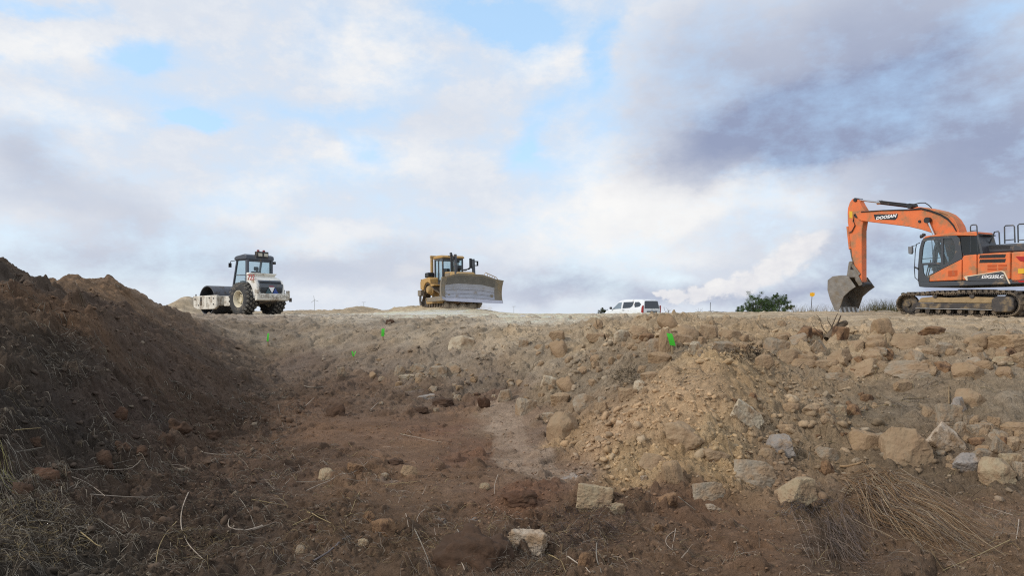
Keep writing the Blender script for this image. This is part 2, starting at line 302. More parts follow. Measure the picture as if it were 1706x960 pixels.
def build_sheet(name, facemask, m):
    """one object from the faces (ring k, column j) marked in facemask"""
    kk, jj = np.nonzero(facemask); j2 = (jj+1) % NA
    quads = np.stack([kk*NA+jj, kk*NA+j2, (kk+1)*NA+j2, (kk+1)*NA+jj], 1)[:, ::-1]
    used, inv = np.unique(quads, return_inverse=True); quads = inv.reshape(quads.shape)
    co = np.stack([GX.ravel()[used], GY.ravel()[used], GZ.ravel()[used]], 1).astype(np.float32)
    me = bpy.data.meshes.new(name); me.vertices.add(len(used)); me.vertices.foreach_set('co', co.ravel())
    nf = len(quads); me.loops.add(nf*4); me.loops.foreach_set('vertex_index', quads.astype(np.int32).ravel())
    me.polygons.add(nf); me.polygons.foreach_set('loop_start', np.arange(0, nf*4, 4, dtype=np.int32)); me.polygons.foreach_set('loop_total', np.full(nf, 4, np.int32))
    me.update(calc_edges=True); me.polygons.foreach_set('use_smooth', np.ones(nf, bool))
    at_ = me.color_attributes.new('soil', 'FLOAT_COLOR', 'POINT')
    cc = np.concatenate([col.reshape(-1, 3)[used], np.ones((len(used), 1))], 1).astype(np.float32); at_.data.foreach_set('color', cc.ravel())
    me.materials.append(m); o = bpy.data.objects.new(name, me); C.objects.link(o); return o
fpx = CX+F*np.tan(np.clip(AZ, -1.3, 1.3)); fD = RR*np.cos(AZ)
fm = np.zeros((NR-1, NA), bool); fm[:, :] = True
cxp = fpx[:-1, :]; dd = fD[:-1, :]; front = np.abs(AZ[:-1, :]) < 1.2
wob = .35*fbm(GX*1.2, GY*1.2, 3, 501)[:-1]; wpx = 22*fbm(GX*1.5, GY*1.5, 3, 511)[:-1]
foot = np.interp(cxp, [-300, 0, 100, 200, 300, 380, 430, 480], [3.6, 4.7, 5.1, 5.6, 6.6, 8.6, 11.0, 14.0])
foot2 = np.interp(cxp, [60, 130, 200, 260, 330], [10.2, 10.0, 10.8, 12.2, 16])
mound = front & (cxp < 440+wpx) & (dd > foot+wob) & (dd < np.interp(cxp, [60, 330, 440], [18.5, 17.0, 13.5]))
mound2 = mound & (cxp > 60) & (dd > foot2+wob*.6)
mound1 = mound & ~mound2
heap = front & (cxp > np.interp(dd, [5.6, 6.2, 7.2, 8.3, 9.2], [1000, 930, 985, 1090, 1160])+wpx*1.2) & (cxp < np.interp(dd, [5.6, 6.6, 8, 9.2], [1330, 1345, 1330, 1270])+wpx*1.5) & (dd > 5.6+wob*.5) & (dd < np.interp(cxp, [930, 1100, 1200, 1340], [7.0, 8.3, 9.0, 8.9])+wob*.3)
ground = fm & ~mound & ~heap
tag(build_sheet('ground', ground, M_SOIL), 'bare brown and tan earth floor, stony bank and level plateau of the site', kind='structure')
tag(build_sheet('earth_mound', mound1, M_SOIL), 'big dark brown soil mound filling the left side, strewn with straw', kind='structure')
tag(build_sheet('earth_mound', mound2, M_SOIL), 'smaller brown soil mound rising behind the big dark mound', kind='structure')
tag(build_sheet('rubble_heap', heap, M_SOIL), 'tan heap of crumbly earth and stones spilling down the bank', kind='structure')

# ------------------------------------------------------------------ camera
cam_d = bpy.data.cameras.new('camera'); cam = bpy.data.objects.new('camera', cam_d); C.objects.link(cam)
cam.location = (0, 0, CAMZ); cam.rotation_euler = (math.pi/2, 0, 0)
cam_d.sensor_width = 36; cam_d.lens = 36*F/1706; cam_d.shift_y = (HY-480)/1706; cam_d.clip_end = 20000; cam_d.clip_start = .05
bpy.context.scene.camera = cam

# ------------------------------------------------------------------ sky
SUN_EL, SUN_AZ = 34, -112     # degrees; azimuth clockwise from the view direction (negative: left, a little behind)
w = bpy.data.worlds.new('World'); bpy.context.scene.world = w; w.use_nodes = True
nt = w.node_tree; n = nt.nodes; L = nt.links; n.clear()
outw = n.new('ShaderNodeOutputWorld'); bg = n.new('ShaderNodeBackground'); bg.inputs['Strength'].default_value = .1; L.new(bg.outputs[0], outw.inputs[0])
sky = n.new('ShaderNodeTexSky'); sky.sky_type = 'NISHITA'; sky.sun_disc = False; sky.sun_elevation = math.radians(SUN_EL); sky.sun_rotation = math.radians(SUN_AZ)
sky.air_density = 1.0; sky.dust_density = .6; sky.ozone_density = 1.5
tcw = n.new('ShaderNodeTexCoord'); sep = n.new('ShaderNodeSeparateXYZ'); L.new(tcw.outputs['Generated'], sep.inputs[0])
def mth(op, a, b=None, c=None, clamp=False):
    q = n.new('ShaderNodeMath'); q.operation = op; q.use_clamp = clamp
    for i, v in enumerate((a, b, c)):
        if v is None: continue
        if isinstance(v, (int, float)): q.inputs[i].default_value = v
        else: L.new(v, q.inputs[i])
    return q.outputs[0]
az_ = mth('ARCTAN2', sep.outputs[0], sep.outputs[1]); el_ = mth('ARCSINE', sep.outputs[2])
cv = n.new('ShaderNodeCombineXYZ'); L.new(az_, cv.inputs[0]); L.new(el_, cv.inputs[1])
def wnoise(scale, det, rgh, off=(0, 0, 0), st=(1, 1.6, 1), vec=None, dist=0):
    mp = n.new('ShaderNodeMapping'); mp.inputs['Scale'].default_value = st; mp.inputs['Location'].default_value = off; L.new(vec or cv.outputs[0], mp.inputs['Vector'])
    q = n.new('ShaderNodeTexNoise'); q.inputs['Scale'].default_value = scale; q.inputs['Detail'].default_value = det; q.inputs['Roughness'].default_value = rgh; q.inputs['Distortion'].default_value = dist
    L.new(mp.outputs[0], q.inputs['Vector']); return q
wn = wnoise(3.6, 10, .62); sub = n.new('ShaderNodeVectorMath'); sub.operation = 'SUBTRACT'; L.new(wn.outputs['Color'], sub.inputs[0]); sub.inputs[1].default_value = (.5, .5, .5)
scl = n.new('ShaderNodeVectorMath'); scl.operation = 'MULTIPLY'; L.new(sub.outputs[0], scl.inputs[0]); scl.inputs[1].default_value = (.22, .14, 0)
wv = n.new('ShaderNodeVectorMath'); wv.operation = 'ADD'; L.new(cv.outputs[0], wv.inputs[0]); L.new(scl.outputs[0], wv.inputs[1])
def blob(px, py, rx, ry, rot=0, soft=0.0, wt=1.0):
    a0 = math.atan((px-CX)/F); e0 = math.atan((HY-py)/F*math.cos(a0)); c2 = math.cos(a0)**2
    mp = n.new('ShaderNodeMapping'); mp.vector_type = 'TEXTURE'; mp.inputs['Location'].default_value = (a0, e0, 0)
    mp.inputs['Rotation'].default_value = (0, 0, math.radians(rot)); mp.inputs['Scale'].default_value = (rx/F*(.5+.5*c2), ry/F*math.cos(a0), 1)
    L.new(wv.outputs[0], mp.inputs['Vector'])
    ln = n.new('ShaderNodeVectorMath'); ln.operation = 'LENGTH'; L.new(mp.outputs[0], ln.inputs[0])
    mr = n.new('ShaderNodeMapRange'); mr.interpolation_type = 'SMOOTHERSTEP'; mr.inputs[1].default_value = 1.0; mr.inputs[2].default_value = soft; mr.inputs[3].default_value = 0; mr.inputs[4].default_value = wt
    L.new(ln.outputs['Value'], mr.inputs[0]); return mr.outputs[0]
def total(bl):
    t = None
    for q in bl:
        b_ = blob(*q); t = b_ if t is None else mth('ADD', t, b_)
    return t
gaps = total([(232,95,60,90,-55,0,1.0),(300,190,110,45,-15,0,.5),(430,190,120,35,0,0,.3),(320,212,90,26,0,0,.9),(560,195,210,40,10,0,.5),(590,250,120,35,-15,0,.5),(800,50,190,55,-5,0,1.25),(905,30,160,60,0,0,.8),(985,90,50,130,-20,0,1.0),
              (905,210,50,130,-35,0,.75),(870,270,140,70,0,0,.4),(70,5,130,26,0,0,.8),(20,110,60,40,0,0,.5),(140,150,130,30,0,0,.25),(1560,60,150,45,45,0,.2),(1680,20,90,50,0,0,.5),(620,150,80,30,0,0,.25),(690,120,120,30,0,0,.3),
              (520,300,200,40,0,0,.3),(1000,180,60,90,-20,0,.5)])
darks = total([(1370,110,520,300,20,0,.60),(1245,228,330,115,16,0,.60),(1500,90,380,230,30,0,.28),(1140,170,260,170,20,0,.20),(1340,255,240,50,12,0,.3),(1430,200,300,90,35,0,.4),(1650,330,460,280,20,0,.72),(1560,480,420,140,0,0,.5),(1706,160,340,240,0,0,.42),
               (130,330,330,90,-12,0,.34),(20,250,150,80,0,0,.3),(330,400,420,80,0,0,.16),(520,450,420,60,0,0,.36),(150,450,400,80,0,0,.36),(520,235,40,35,0,0,.2),(880,465,300,45,0,0,.36),(1000,490,330,40,0,0,.5),(700,420,300,50,0,0,.14),
               (250,160,250,80,0,0,.08),(720,190,300,90,0,0,.12),(1250,500,300,40,0,0,.5),(1140,60,220,120,0,0,.16),(1090,390,260,60,-5,0,.12),(1230,440,260,60,15,0,.2)])
brights = total([(110,90,130,80,0,0,.7),(600,90,170,120,0,0,.5),(900,100,120,60,0,0,.6),(1050,300,200,110,-20,0,.9),(1220,335,220,50,6,0,1.0),(1000,380,300,90,0,0,.7),(1330,350,90,40,0,0,.7),(620,270,260,70,0,0,.5),(430,330,140,60,0,0,.5),
                 (100,200,200,50,0,0,.5),(560,395,180,40,0,0,.5),(120,360,180,40,0,0,.3),(1180,420,160,30,0,0,.3),(1330,410,110,50,30,0,.55),(700,455,60,16,0,0,.5)])
f1 = wnoise(6, 11, .6, (3, 1, 0)); f2 = wnoise(19, 10, .66, (1, 5, 0)); f3 = wnoise(3, 6, .5, (7, 2, 0))
# thickness of the cloud: thin where the gaps are
nz_ = mth('ADD', mth('MULTIPLY', mth('SUBTRACT', f1.outputs[0], .5), 1.7), mth('MULTIPLY', mth('SUBTRACT', f2.outputs[0], .5), .9))
cover = mth('SUBTRACT', mth('ADD', .92, nz_), gaps)
cover = mth('MULTIPLY_ADD', cover, 1.0, 0.0, True)
cover = mth('MULTIPLY_ADD', cover, .90, .08, True)
dk = mth('ADD', darks, mth('MULTIPLY', mth('SUBTRACT', f1.outputs[0], .5), .28)); dk = mth('ADD', dk, mth('MULTIPLY', mth('SUBTRACT', f2.outputs[0], .5), .20))
br = mth('ADD', brights, mth('MULTIPLY', mth('SUBTRACT', f2.outputs[0], .5), 1.3)); br = mth('ADD', br, mth('MULTIPLY', mth('SUBTRACT', f1.outputs[0], .5), .9))
def mixc(f, a, b):
    q = n.new('ShaderNodeMix'); q.data_type = 'RGBA'; q.clamp_factor = True
    if isinstance(f, (int, float)): q.inputs[0].default_value = f
    else: L.new(f, q.inputs[0])
    for i, v in ((6, a), (7, b)):
        if isinstance(v, tuple): q.inputs[i].default_value = (*v, 1)
        else: L.new(v, q.inputs[i])
    return q.outputs[2]
S10 = lambda r, g, b: tuple(10*c for c in rgb(r, g, b))
cloud = mixc(br, S10(216, 222, 232), S10(246, 245, 243))
cloud = mixc(mth('MULTIPLY', mth('SUBTRACT', dk, .07), 1.0, None, True), cloud, S10(146, 156, 184))
blue = n.new('ShaderNodeVectorMath'); blue.operation = 'MULTIPLY_ADD'; L.new(sky.outputs[0], blue.inputs[0]); blue.inputs[1].default_value = (1.0, .9, .8); blue.inputs[2].default_value = (2.8, 4.6, 6.6)
final = mixc(cover, blue.outputs[0], cloud)
# a low bright bank of vapour lying over the horizon, with crisp cauliflower edges
wn2 = wnoise(26, 9, .62, (4, 4, 0), (1, 1.3, 1)); s2_ = n.new('ShaderNodeVectorMath'); s2_.operation = 'SUBTRACT'; L.new(wn2.outputs['Color'], s2_.inputs[0]); s2_.inputs[1].default_value = (.5, .5, .5)
s3_ = n.new('ShaderNodeVectorMath'); s3_.operation = 'MULTIPLY_ADD'; L.new(s2_.outputs[0], s3_.inputs[0]); s3_.inputs[1].default_value = (.055, .042, 0); L.new(cv.outputs[0], s3_.inputs[2])
keepv = wv; wv = s3_; pl_ = None
for q in [(1102,492,17,13,0,.0,1.0),(1125,491,30,18,5,.0,1.0),(1160,489,42,22,8,.0,1.0),(1200,482,48,25,12,.0,1.0),(1240,471,50,28,20,.0,1.0),(1278,452,54,34,26,.0,1.0),(1315,430,56,38,30,.0,.9),(1350,408,60,34,30,.0,.7)]:
    b_ = blob(*q); pl_ = b_ if pl_ is None else mth('MAXIMUM', pl_, b_)
wv = keepv
pm = n.new('ShaderNodeMapRange'); pm.interpolation_type = 'SMOOTHSTEP'; pm.inputs[1].default_value = .06; pm.inputs[2].default_value = .62; L.new(pl_, pm.inputs[0])
shade = mth('MULTIPLY_ADD', mth('SUBTRACT', wn2.outputs[0], .5), 1.6, .62, True)
final = mixc(mth('MULTIPLY', pm.outputs[0], .92), final, mixc(shade, S10(206, 208, 218), S10(243, 241, 239)))
below = mth('LESS_THAN', sep.outputs[2], -.02)
final = mixc(below, final, (1.4, 1.1, .85))
L.new(final, bg.inputs['Color'])
w.cycles.sampling_method = 'MANUAL'; w.cycles.sample_map_resolution = 1024

sun_d = bpy.data.lights.new('sun', 'SUN'); sun_d.energy = 1.8; sun_d.angle = math.radians(8); sun_d.color = (1, .93, .84)
sun = bpy.data.objects.new('sun', sun_d); C.objects.link(sun)
a, e = math.radians(SUN_AZ), math.radians(SUN_EL)
dv = Vector((math.sin(a)*math.cos(e), math.cos(a)*math.cos(e), math.sin(e)))
sun.rotation_euler = dv.to_track_quat('Z', 'Y').to_euler(); sun.location = dv*50
sc = bpy.context.scene; sc.render.engine = 'CYCLES'
sc.view_settings.view_transform = 'Standard'; sc.view_settings.look = 'None'; sc.view_settings.exposure = .08; sc.view_settings.gamma = 1; sc.view_settings.use_curve_mapping = False
sc.cycles.use_denoising = False; sc.cycles.filter_width = 1.15; sc.cycles.max_bounces = 8; sc.cycles.diffuse_bounces = 3; sc.cycles.transparent_max_bounces = 12; sc.cycles.volume_bounces = 3; sc.cycles.glossy_bounces = 3; sc.cycles.transmission_bounces = 4; sc.cycles.use_adaptive_sampling = True; sc.cycles.adaptive_threshold = .005; sc.cycles.sample_clamp_indirect = 3

# ================================================================== ROCKS
def ico(sub):
    bm = bmesh.new(); bmesh.ops.create_icosphere(bm, subdivisions=sub, radius=1)
    v = np.array([q.co[:] for q in bm.verts]); f = np.array([[q.index for q in fc.verts] for fc in bm.faces]); bm.free(); return v, f
ICO = {k: ico(k) for k in (1, 2, 3, 4, 5)}
def rock_shape(seed, sub, p=14, n=13, ext=(1, .8, .62), amp=.05):
    r = np.random.RandomState(seed); v, f = ICO[sub]
    N = r.normal(size=(n, 3)); N /= np.linalg.norm(N, axis=1)[:, None]
    N = np.concatenate([N, [[0, 0, 1], [0, 0, -1], [1, 0, .1], [-1, .1, 0], [0, 1, .1], [.1, -1, 0]]]); N /= np.linalg.norm(N, axis=1)[:, None]
    d = np.concatenate([r.uniform(.60, 1.0, n), r.uniform(.72, 1.05, 6)])
    q = np.clip(v@N.T/d, 0, None)**p
    rad = q.sum(1)**(-1/p)
    o = v*rad[:, None]
    off = Vector((seed*3.1, seed*1.7, 0))
    dis = np.array([mnoise.fractal(Vector(c)*1.7+off, 1.0, 2.1, 5) for c in o]) if sub > 2 else r.normal(size=len(o))*.3
    o = o*(1+amp*dis)[:, None]
    if sub >= 4:
        fine = np.array([mnoise.turbulence(Vector(c)*5+off, 4, True) for c in o]); o = o*(1-.09*fine)[:, None]
        # bedding ledges
        o[:, 2] += .018*np.sin(o[:, 2]*17+3*dis)
    o = o-(o.max(0)+o.min(0))/2; o = o/(o.max(0)-o.min(0))*2
    return o*np.array(ext), f
def pymesh(name, v, f, m, smooth=True, cols=None, attr='soil'):
    me = bpy.data.meshes.new(name); v = np.asarray(v, np.float32); f = np.asarray(f, np.int32); k = f.shape[1]
    me.vertices.add(len(v)); me.vertices.foreach_set('co', v.ravel()); me.loops.add(f.size); me.loops.foreach_set('vertex_index', f.ravel())
    me.polygons.add(len(f)); me.polygons.foreach_set('loop_start', np.arange(0, f.size, k, dtype=np.int32)); me.polygons.foreach_set('loop_total', np.full(len(f), k, np.int32))
    me.update(calc_edges=True)
    if smooth: me.polygons.foreach_set('use_smooth', np.ones(len(f), bool))
    if cols is not None:
        a = me.color_attributes.new(attr, 'FLOAT_COLOR', 'POINT'); a.data.foreach_set('color', np.concatenate([cols, np.ones((len(cols), 1))], 1).astype(np.float32).ravel())
    if m: me.materials.append(m)
    return me
def rockmat(name, c, dirt, amt, var=.2):
    return mat(name, rgb(*c), .92, 0, var, 2.2, 1.0, 7, dirt, amt, 1.6, .2, 'Object', .14)
dust = tuple(c for c in rgb(148, 124, 98)); brown = rgb(84, 64, 50)
RM = {'g': rockmat('grey_limestone', (154, 142, 124), dust, .62), 't': rockmat('tan_limestone', (164, 142, 114), dust, .72), 'p': rockmat('pale_limestone', (186, 172, 148), dust, .5),
      'y': rockmat('yellow_stone', (168, 152, 124), dust, .6), 'o': rockmat('rusty_stone', (142, 112, 84), brown, .5), 'b': rockmat('brown_clod', (82, 65, 53), brown, .5),
      'w': rockmat('chalky_stone', (182, 168, 150), dust, .7), 'd': rockmat('dusty_stone', (164, 139, 108), dust, .8), 'r': rockmat('red_clod', (92, 68, 53), brown, .5), 's': rockmat('slate_stone', (146, 138, 130), dust, .4)}
ARCH = {'clod': [(s, 6, 12, .34) for s in (6, 13, 27, 31)], 'block': [(s, 46, 8, .055) for s in (3, 8, 14, 21, 33, 41, 52)], 'slab': [(s, 38, 9, .06) for s in (5, 11, 17, 29)], 'lump': [(s, 14, 11, .16) for s in (2, 9, 19, 27)], 'round': [(s, 7, 12, .08) for s in (4, 12, 23)]}
_cache = {}
def rock_mesh(kind, idx, tone, sub):
    key = (kind, idx % len(ARCH[kind]), tone, sub)
    if key not in _cache:
        s, p, nn, amp = ARCH[kind][key[1]]; gk = key[:2]+(sub,)
        if gk not in _cache: _cache[gk] = rock_shape(s, sub, p, nn, (1, 1, 1), amp)
        v, f = _cache[gk]; _cache[key] = pymesh('stone_'+kind, v*.5, f, RM[tone])
        if kind in ('block', 'slab'): _cache[key].set_sharp_from_angle(angle=math.radians(24))
    return _cache[key]
def put_rock(px, py, wpx, hpx, tone, kind, label, name='rock', group=None, cat='rock', rz=None, sunk=.26, tilt=.1, D=None):
    b = hit(px, min(py+hpx*.42, 955)); d = D or b.y; w = wpx*d/F; h = hpx*d/F
    dep = w*rnd.uniform(.65, .85); yc = d+dep*.42
    zc = CAMZ-(py-HY)*yc/F; xc = yc*(px-CX)/F
    o = bpy.data.objects.new(name, rock_mesh('clod' if tone in 'br' else kind, rnd.randrange(99), tone, 5 if wpx > 54 else 4 if wpx > 22 else 3)); C.objects.link(o)
    hh = h*(1+sunk)
    o.scale = (w*1.04, dep, max(hh, .3*h)); o.location = (xc, yc, zc-h*sunk*.5)
    ry_ = rnd.uniform(-.3, .3) if kind in ('block', 'lump') and .5 < hpx/wpx < 1.4 and label and wpx > 15 else rnd.uniform(-.14, .14)
    o.rotation_euler = (rnd.uniform(-tilt, tilt)-.12, ry_, (rnd.uniform(-.35, .35) if rz is None else rz))
    tag(o, label, cat, group); return o
R_ = [
 (1237,685,56,44,'p','block','pale squarish block high on the right of the tan heap, whitish face'),
 (1142,723,58,48,'t','lump','large tan boulder half buried in the middle of the tan heap'),
 (1298,740,44,32,'s','block','smooth grey block tipped on its side, right of the tan heap'),
 (1278,757,28,20,'t','round','small tan stone tucked under the smooth grey tipped block'),
 (1251,787,76,40,'g','slab','wide grey-tan flat-topped slab at the foot of the tan heap'),
 (1325,818,64,44,'y','block','pale yellow block with a grey top, lowest stone of the bank on bare soil'),
 (1507,745,74,66,'t','block','largest boulder of the bank, tall wedge with pointed foot above the dry grass'),
 (1442,736,50,40,'d','slab','broad dusty slab left of the largest wedge boulder'),
 (1571,727,58,48,'w','block','boulder with a white-splashed face in the right rock pile'),
 (1580,692,42,36,'g','block','grey-tan boulder topmost over the white-splashed one'),
 (1617,665,46,36,'t','block','squarish tan boulder lying alone above the right rock pile'),
 (1596,678,26,30,'s','block','narrow grey stone wedged behind the topmost boulder of the pile'),
 (1609,775,66,38,'s','slab','long grey slab at the lower edge of the right rock pile'),
 (1660,784,50,42,'y','block','yellow-grey boulder right of the long grey slab'),
 (1636,760,50,26,'g','slab','flat grey stone resting above the long grey slab'),
 (1664,743,34,34,'g','block','leaning grey block between the flat stone and the picture edge'),
 (1684,772,30,32,'y','block','pale yellowish block near the right edge of the pile'),
 (1700,785,20,30,'g','block','grey block cut by the right edge of the picture, lowest of the pile'),
 (1689,741,34,24,'t','block','tan stone at the right edge, above the yellowish block'),
 (1683,717,60,28,'d','slab','long buried tan boulder showing only its top near the right edge'),
 (1630,718,30,22,'g','block','small grey block with split face, in the middle of the right rock pile'),
 (1629,738,36,18,'o','lump','orange-brown stone squeezed low in the right rock pile'),
 (1600,714,22,22,'g','round','small rounded stone touching the white-splashed boulder'),
 (1623,702,22,18,'d','lump','dusty lump above the split-faced grey block'),
 (1612,703,14,20,'g','block','slim upright stone beside the dusty lump in the pile'),
 (1546,687,22,20,'t','round','round tan stone left of the right rock pile'),
 (1442,614,74,32,'t','block','wide flat-faced boulder on the bank, left one of the big pair below the plateau edge'),
 (1510,616,70,30,'g','slab','pointed wide boulder, right one of the big pair below the plateau edge'),
 (1547,611,36,26,'d','block','dusty square stone right of the big pair of boulders'),
 (1394,628,36,16,'g','slab','low stone just under the left boulder of the big pair'),
 (1499,643,36,20,'d','slab','dark-shadowed slab hanging below the big pointed boulder'),
 (1380,608,54,18,'t','slab','long low slab left of the big pair of boulders'),
 (1396,594,44,22,'t','block','tan block sitting on the long low slab'),
 (1338,606,52,16,'d','slab','flat dusty slab between the rubble ridge and the big pair'),
 (1363,578,26,26,'g','block','upright pale stone under the dead branch'),
 (1472,546,38,32,'d','lump','tan pyramid lump at the plateau edge, right of the dead branch'),
 (1461,577,44,24,'d','lump','crumbling pinkish boulder under the tan pyramid lump'),
 (1510,570,54,28,'t','slab','broad tan boulder with overhanging lower edge, above the pointed one'),
 (1553,551,40,16,'o','slab','flat orange-tan stone lying on the plateau edge below the excavator'),
 (1570,582,40,24,'g','block','broken grey stone between the overhanging boulder and the forked one'),
 (1473,592,24,11,'o','slab','thin reddish stone above the left boulder of the big pair'),
 (1640,570,48,30,'t','lump','forked tan rock left of the biggest edge boulder at right'),
 (1688,574,66,34,'d','block','biggest boulder of the plateau edge, cut by the right border'),
 (1700,598,26,20,'t','block','pale block under the biggest edge boulder'),
 (1669,600,30,12,'y','slab','thin yellow stone left of the pale block by the right border'),
 (1612,618,44,30,'d','block','boulder embedded flat in the earth slope, only its face showing'),
 (1292,579,36,26,'g','block','grey stone in the upper rubble row below the plateau'),
 (1312,594,44,26,'t','block','tan boulder right of the small block on the rubble row'),
 (1274,603,30,24,'t','round','rounded tan boulder left in the rubble row above the heap'),
 (1217,558,32,18,'t','slab','light flat stone on the ridge above the heap'),
 (1180,554,34,28,'t','block','big tan block on the ridge, second right of the green marker'),
 (1145,554,36,28,'t','round','rounded tan boulder on the ridge just right above the green marker'),
 (1136,567,34,20,'d','slab','flat stone directly right of the green marker'),
 (1157,580,24,22,'p','block','pale stone below the rounded ridge boulder'),
 (1200,578,42,20,'g','slab','long grey stone lying beside the twig tangle'),
 (1113,537,34,30,'d','lump','highest lump on the rubble ridge against the plateau'),
 (1108,568,22,40,'d','block','tall brown stone standing behind the green marker'),
 (1091,579,28,28,'g','round','grey stone left below the green marker'),
 (1077,563,28,16,'o','slab','reddish flat stone left of the green marker'),
 (1064,551,32,16,'t','slab','tan slab on the ridge left of the highest lump'),
 (1035,560,28,20,'p','round','pale rounded stone left on the rubble ridge'),
 (1099,597,40,22,'d','slab','buried slab on the crest of the tan heap'),
 (1083,627,30,16,'t','slab','flat tan stone on the left flank of the tan heap'),
 (1065,642,20,18,'p','round','pale small stone on the left flank of the tan heap'),
 (1045,657,32,20,'t','block','tan block at the left flank of the tan heap, beside the grass tuft'),
 (1027,648,14,13,'g','round','small grey stone left of the tan flank block'),
 (996,541,16,18,'d','block','small upright stone at the left end of the rubble ridge'),
 (993,562,30,14,'d','slab','dusty slab below the left end of the rubble ridge'),
 (931,581,34,30,'d','lump','brown lump with a dark side at the middle of the bank'),
 (928,558,24,14,'d','slab','low stone under the plateau edge near the brown lump'),
 (918,638,34,20,'p','lump','pale crumbly boulder on the lower bank'),
 (944,641,32,28,'d','lump','dusty boulder right of the pale crumbly one'),
 (934,664,34,20,'t','slab','tan slab low on the bank left of the heap'),
 (973,669,40,26,'g','block','grey wedge stone at the left foot of the heap'),
 (1003,679,22,18,'t','block','tan stone right of the grey wedge'),
 (875,679,32,28,'g','block','greenish-grey squarish stone at the foot of the bank, alone on brown soil'),
 (938,711,52,48,'t','block','large dusty tan boulder at the left foot of the heap'),
 (915,694,24,14,'g','slab','flat stone touching the large dusty boulder at the heap foot'),
 (769,573,46,28,'p','block','pale cream slab standing alone on the left bank'),
 (696,614,24,18,'g','block','grey block in the left stone cluster of the bank'),
 (754,616,34,20,'g','slab','grey flat stone right of the left stone cluster'),
 (731,619,30,20,'g','block','middle grey stone of the left stone cluster'),
 (677,629,28,9,'p','slab','thin pale slab under the left stone cluster'),
 (699,627,16,11,'g','round','small dark grey stone on the thin pale slab'),
 (666,618,18,18,'g','block','left end stone of the stone cluster on the bank'),
 (569,619,14,14,'g','block','little grey stone alone at the foot of the left bank'),
 (709,662,32,9,'s','slab','thin grey slab lying flat on the pit floor'),
 (737,669,36,16,'b','slab','brown slab clod with a dark underside on the pit floor'),
 (762,662,14,9,'g','slab','small grey chip right of the brown slab clod'),
 (702,684,26,13,'b','lump','low brown clod under the thin grey slab'),
 (559,684,40,24,'b','slab','flat-topped dark brown clod alone on the pit floor'),
 (838,661,28,22,'g','block','grey stone at the lower end of the bank'),
 (821,663,11,10,'p','block','small pale stone left of the lower grey one'),
 (807,671,20,22,'r','lump','rusty red clod at the end of the bank'),
 (650,536,15,9,'b','lump','dark small clod on the plateau edge under the bulldozer side'),
 (543,792,26,23,'y','round','rounded cream-grey cobble on the dark foreground'),
 (590,782,26,18,'o','block','orange block right of the rounded cream cobble'),
 (641,793,13,10,'g','slab','small flat grey chip in the foreground, beside the white powder'),
 (681,784,28,16,'d','slab','tan wedge clod behind the white powder'),
 (658,770,28,15,'b','slab','brown clod above the white powder'),
 (640,880,38,30,'o','lump','orange stone with a whitish top in the middle foreground'),
 (614,861,18,18,'o','block','little orange stone with white cap left behind the orange one'),
 (607,904,19,13,'y','round','ochre pebble stone in front of the orange stones'),
 (520,881,18,15,'r','round','reddish clod in the straw of the foreground'),
 (500,917,16,16,'g','round','grey-green cobble in the straw of the foreground'),
 (807,811,18,11,'y','round','flat yellowish cobble on the smooth soil'),
 (785,925,140,100,'b','lump','huge soil-covered boulder at the bottom centre of the picture'),
 (880,896,62,32,'w','slab','white-frosted boulder beside the huge soil-covered one'),
 (868,832,66,32,'r','lump','crumbling rust-red clod in front of the pale patch'),
 (992,832,66,46,'y','block','angular rock with yellow edges and a dark hollow'),
 (1025,850,28,18,'y','block','yellow corner stone at the right foot of the angular rock'),
 (1177,819,60,32,'g','slab','grey-brown tilted slab in front of the heap'),
 (1122,790,36,44,'d','lump','upright brown clod at the lower tip of the heap'),
 (1087,770,46,28,'t','slab','tan flat clod at the bottom edge of the heap'),
 (1113,833,34,24,'o','lump','orange-brown stone with a pale rim before the grey-brown slab'),
 (1188,846,24,13,'w','lump','pale knobbly stone under the grey-brown slab'),
 (1072,797,13,8,'w','slab','tiny whitish chip at the lower tip of the heap'),
 (1194,757,40,24,'t','lump','tan stone with white top on the lower right of the heap'),
 (976,935,26,28,'o','round','orange-brown stone at the bottom, right of the root tangle'),
 (1098,880,16,12,'o','round','small reddish cobble on the bare foreground soil'),
 (1547,845,22,13,'p','block','pale chip lying on the soil right of the dry grass'),
 (1377,755,32,22,'g','slab','grey triangular slab under the broad dusty slab'),
 (1379,779,24,24,'o','round','rounded orange-tan stone below the triangular slab'),
 (1349,684,36,20,'t','slab','flat light stone in the gravel patch right of the heap'),
 (1371,685,16,14,'t','round','small stone right of the flat light one in the gravel'),
 (1400,683,20,16,'y','block','yellowish block in the gravel patch'),
 (1423,684,24,22,'o','round','orange-tan stone, right end of the gravel patch row'),
 (1377,699,20,13,'t','round','round tan stone below the gravel patch row'),
 (1443,664,22,14,'o','round','orange cobble alone above the gravel patch row'),
 (1317,679,28,20,'d','lump','dusty clod at the left of the gravel patch row'),
 (1311,718,36,22,'d','lump','brown-tan lump above the smooth grey tipped block'),
 (1282,652,14,12,'t','round','small round stone high on the right shoulder of the heap'),
 (1255,660,14,12,'o','round','small rusty stone above the pale squarish block'),
 (169,765,42,30,'b','lump','large brown clod at the foot of the dark mound'),
 (205,746,28,20,'b','round','dark clod behind the large brown one'),
 (234,751,34,18,'b','lump','dark clod right of the large brown one'),
 (75,792,54,26,'r','lump','dark red clod at the left foot of the mound'),
 (275,734,28,28,'b','lump','upright clod at the right foot of the dark mound'),
 (58,737,24,20,'b','round','brown clod on the lower left slope of the mound'),
 (200,690,32,26,'r','lump','reddish clod on the slope above the others'),
 (37,817,36,26,'b','lump','brown clod at the left border of the picture'),
 (300,712,40,24,'b','lump','dark purple-brown clod at the mound foot near the root tangle'),
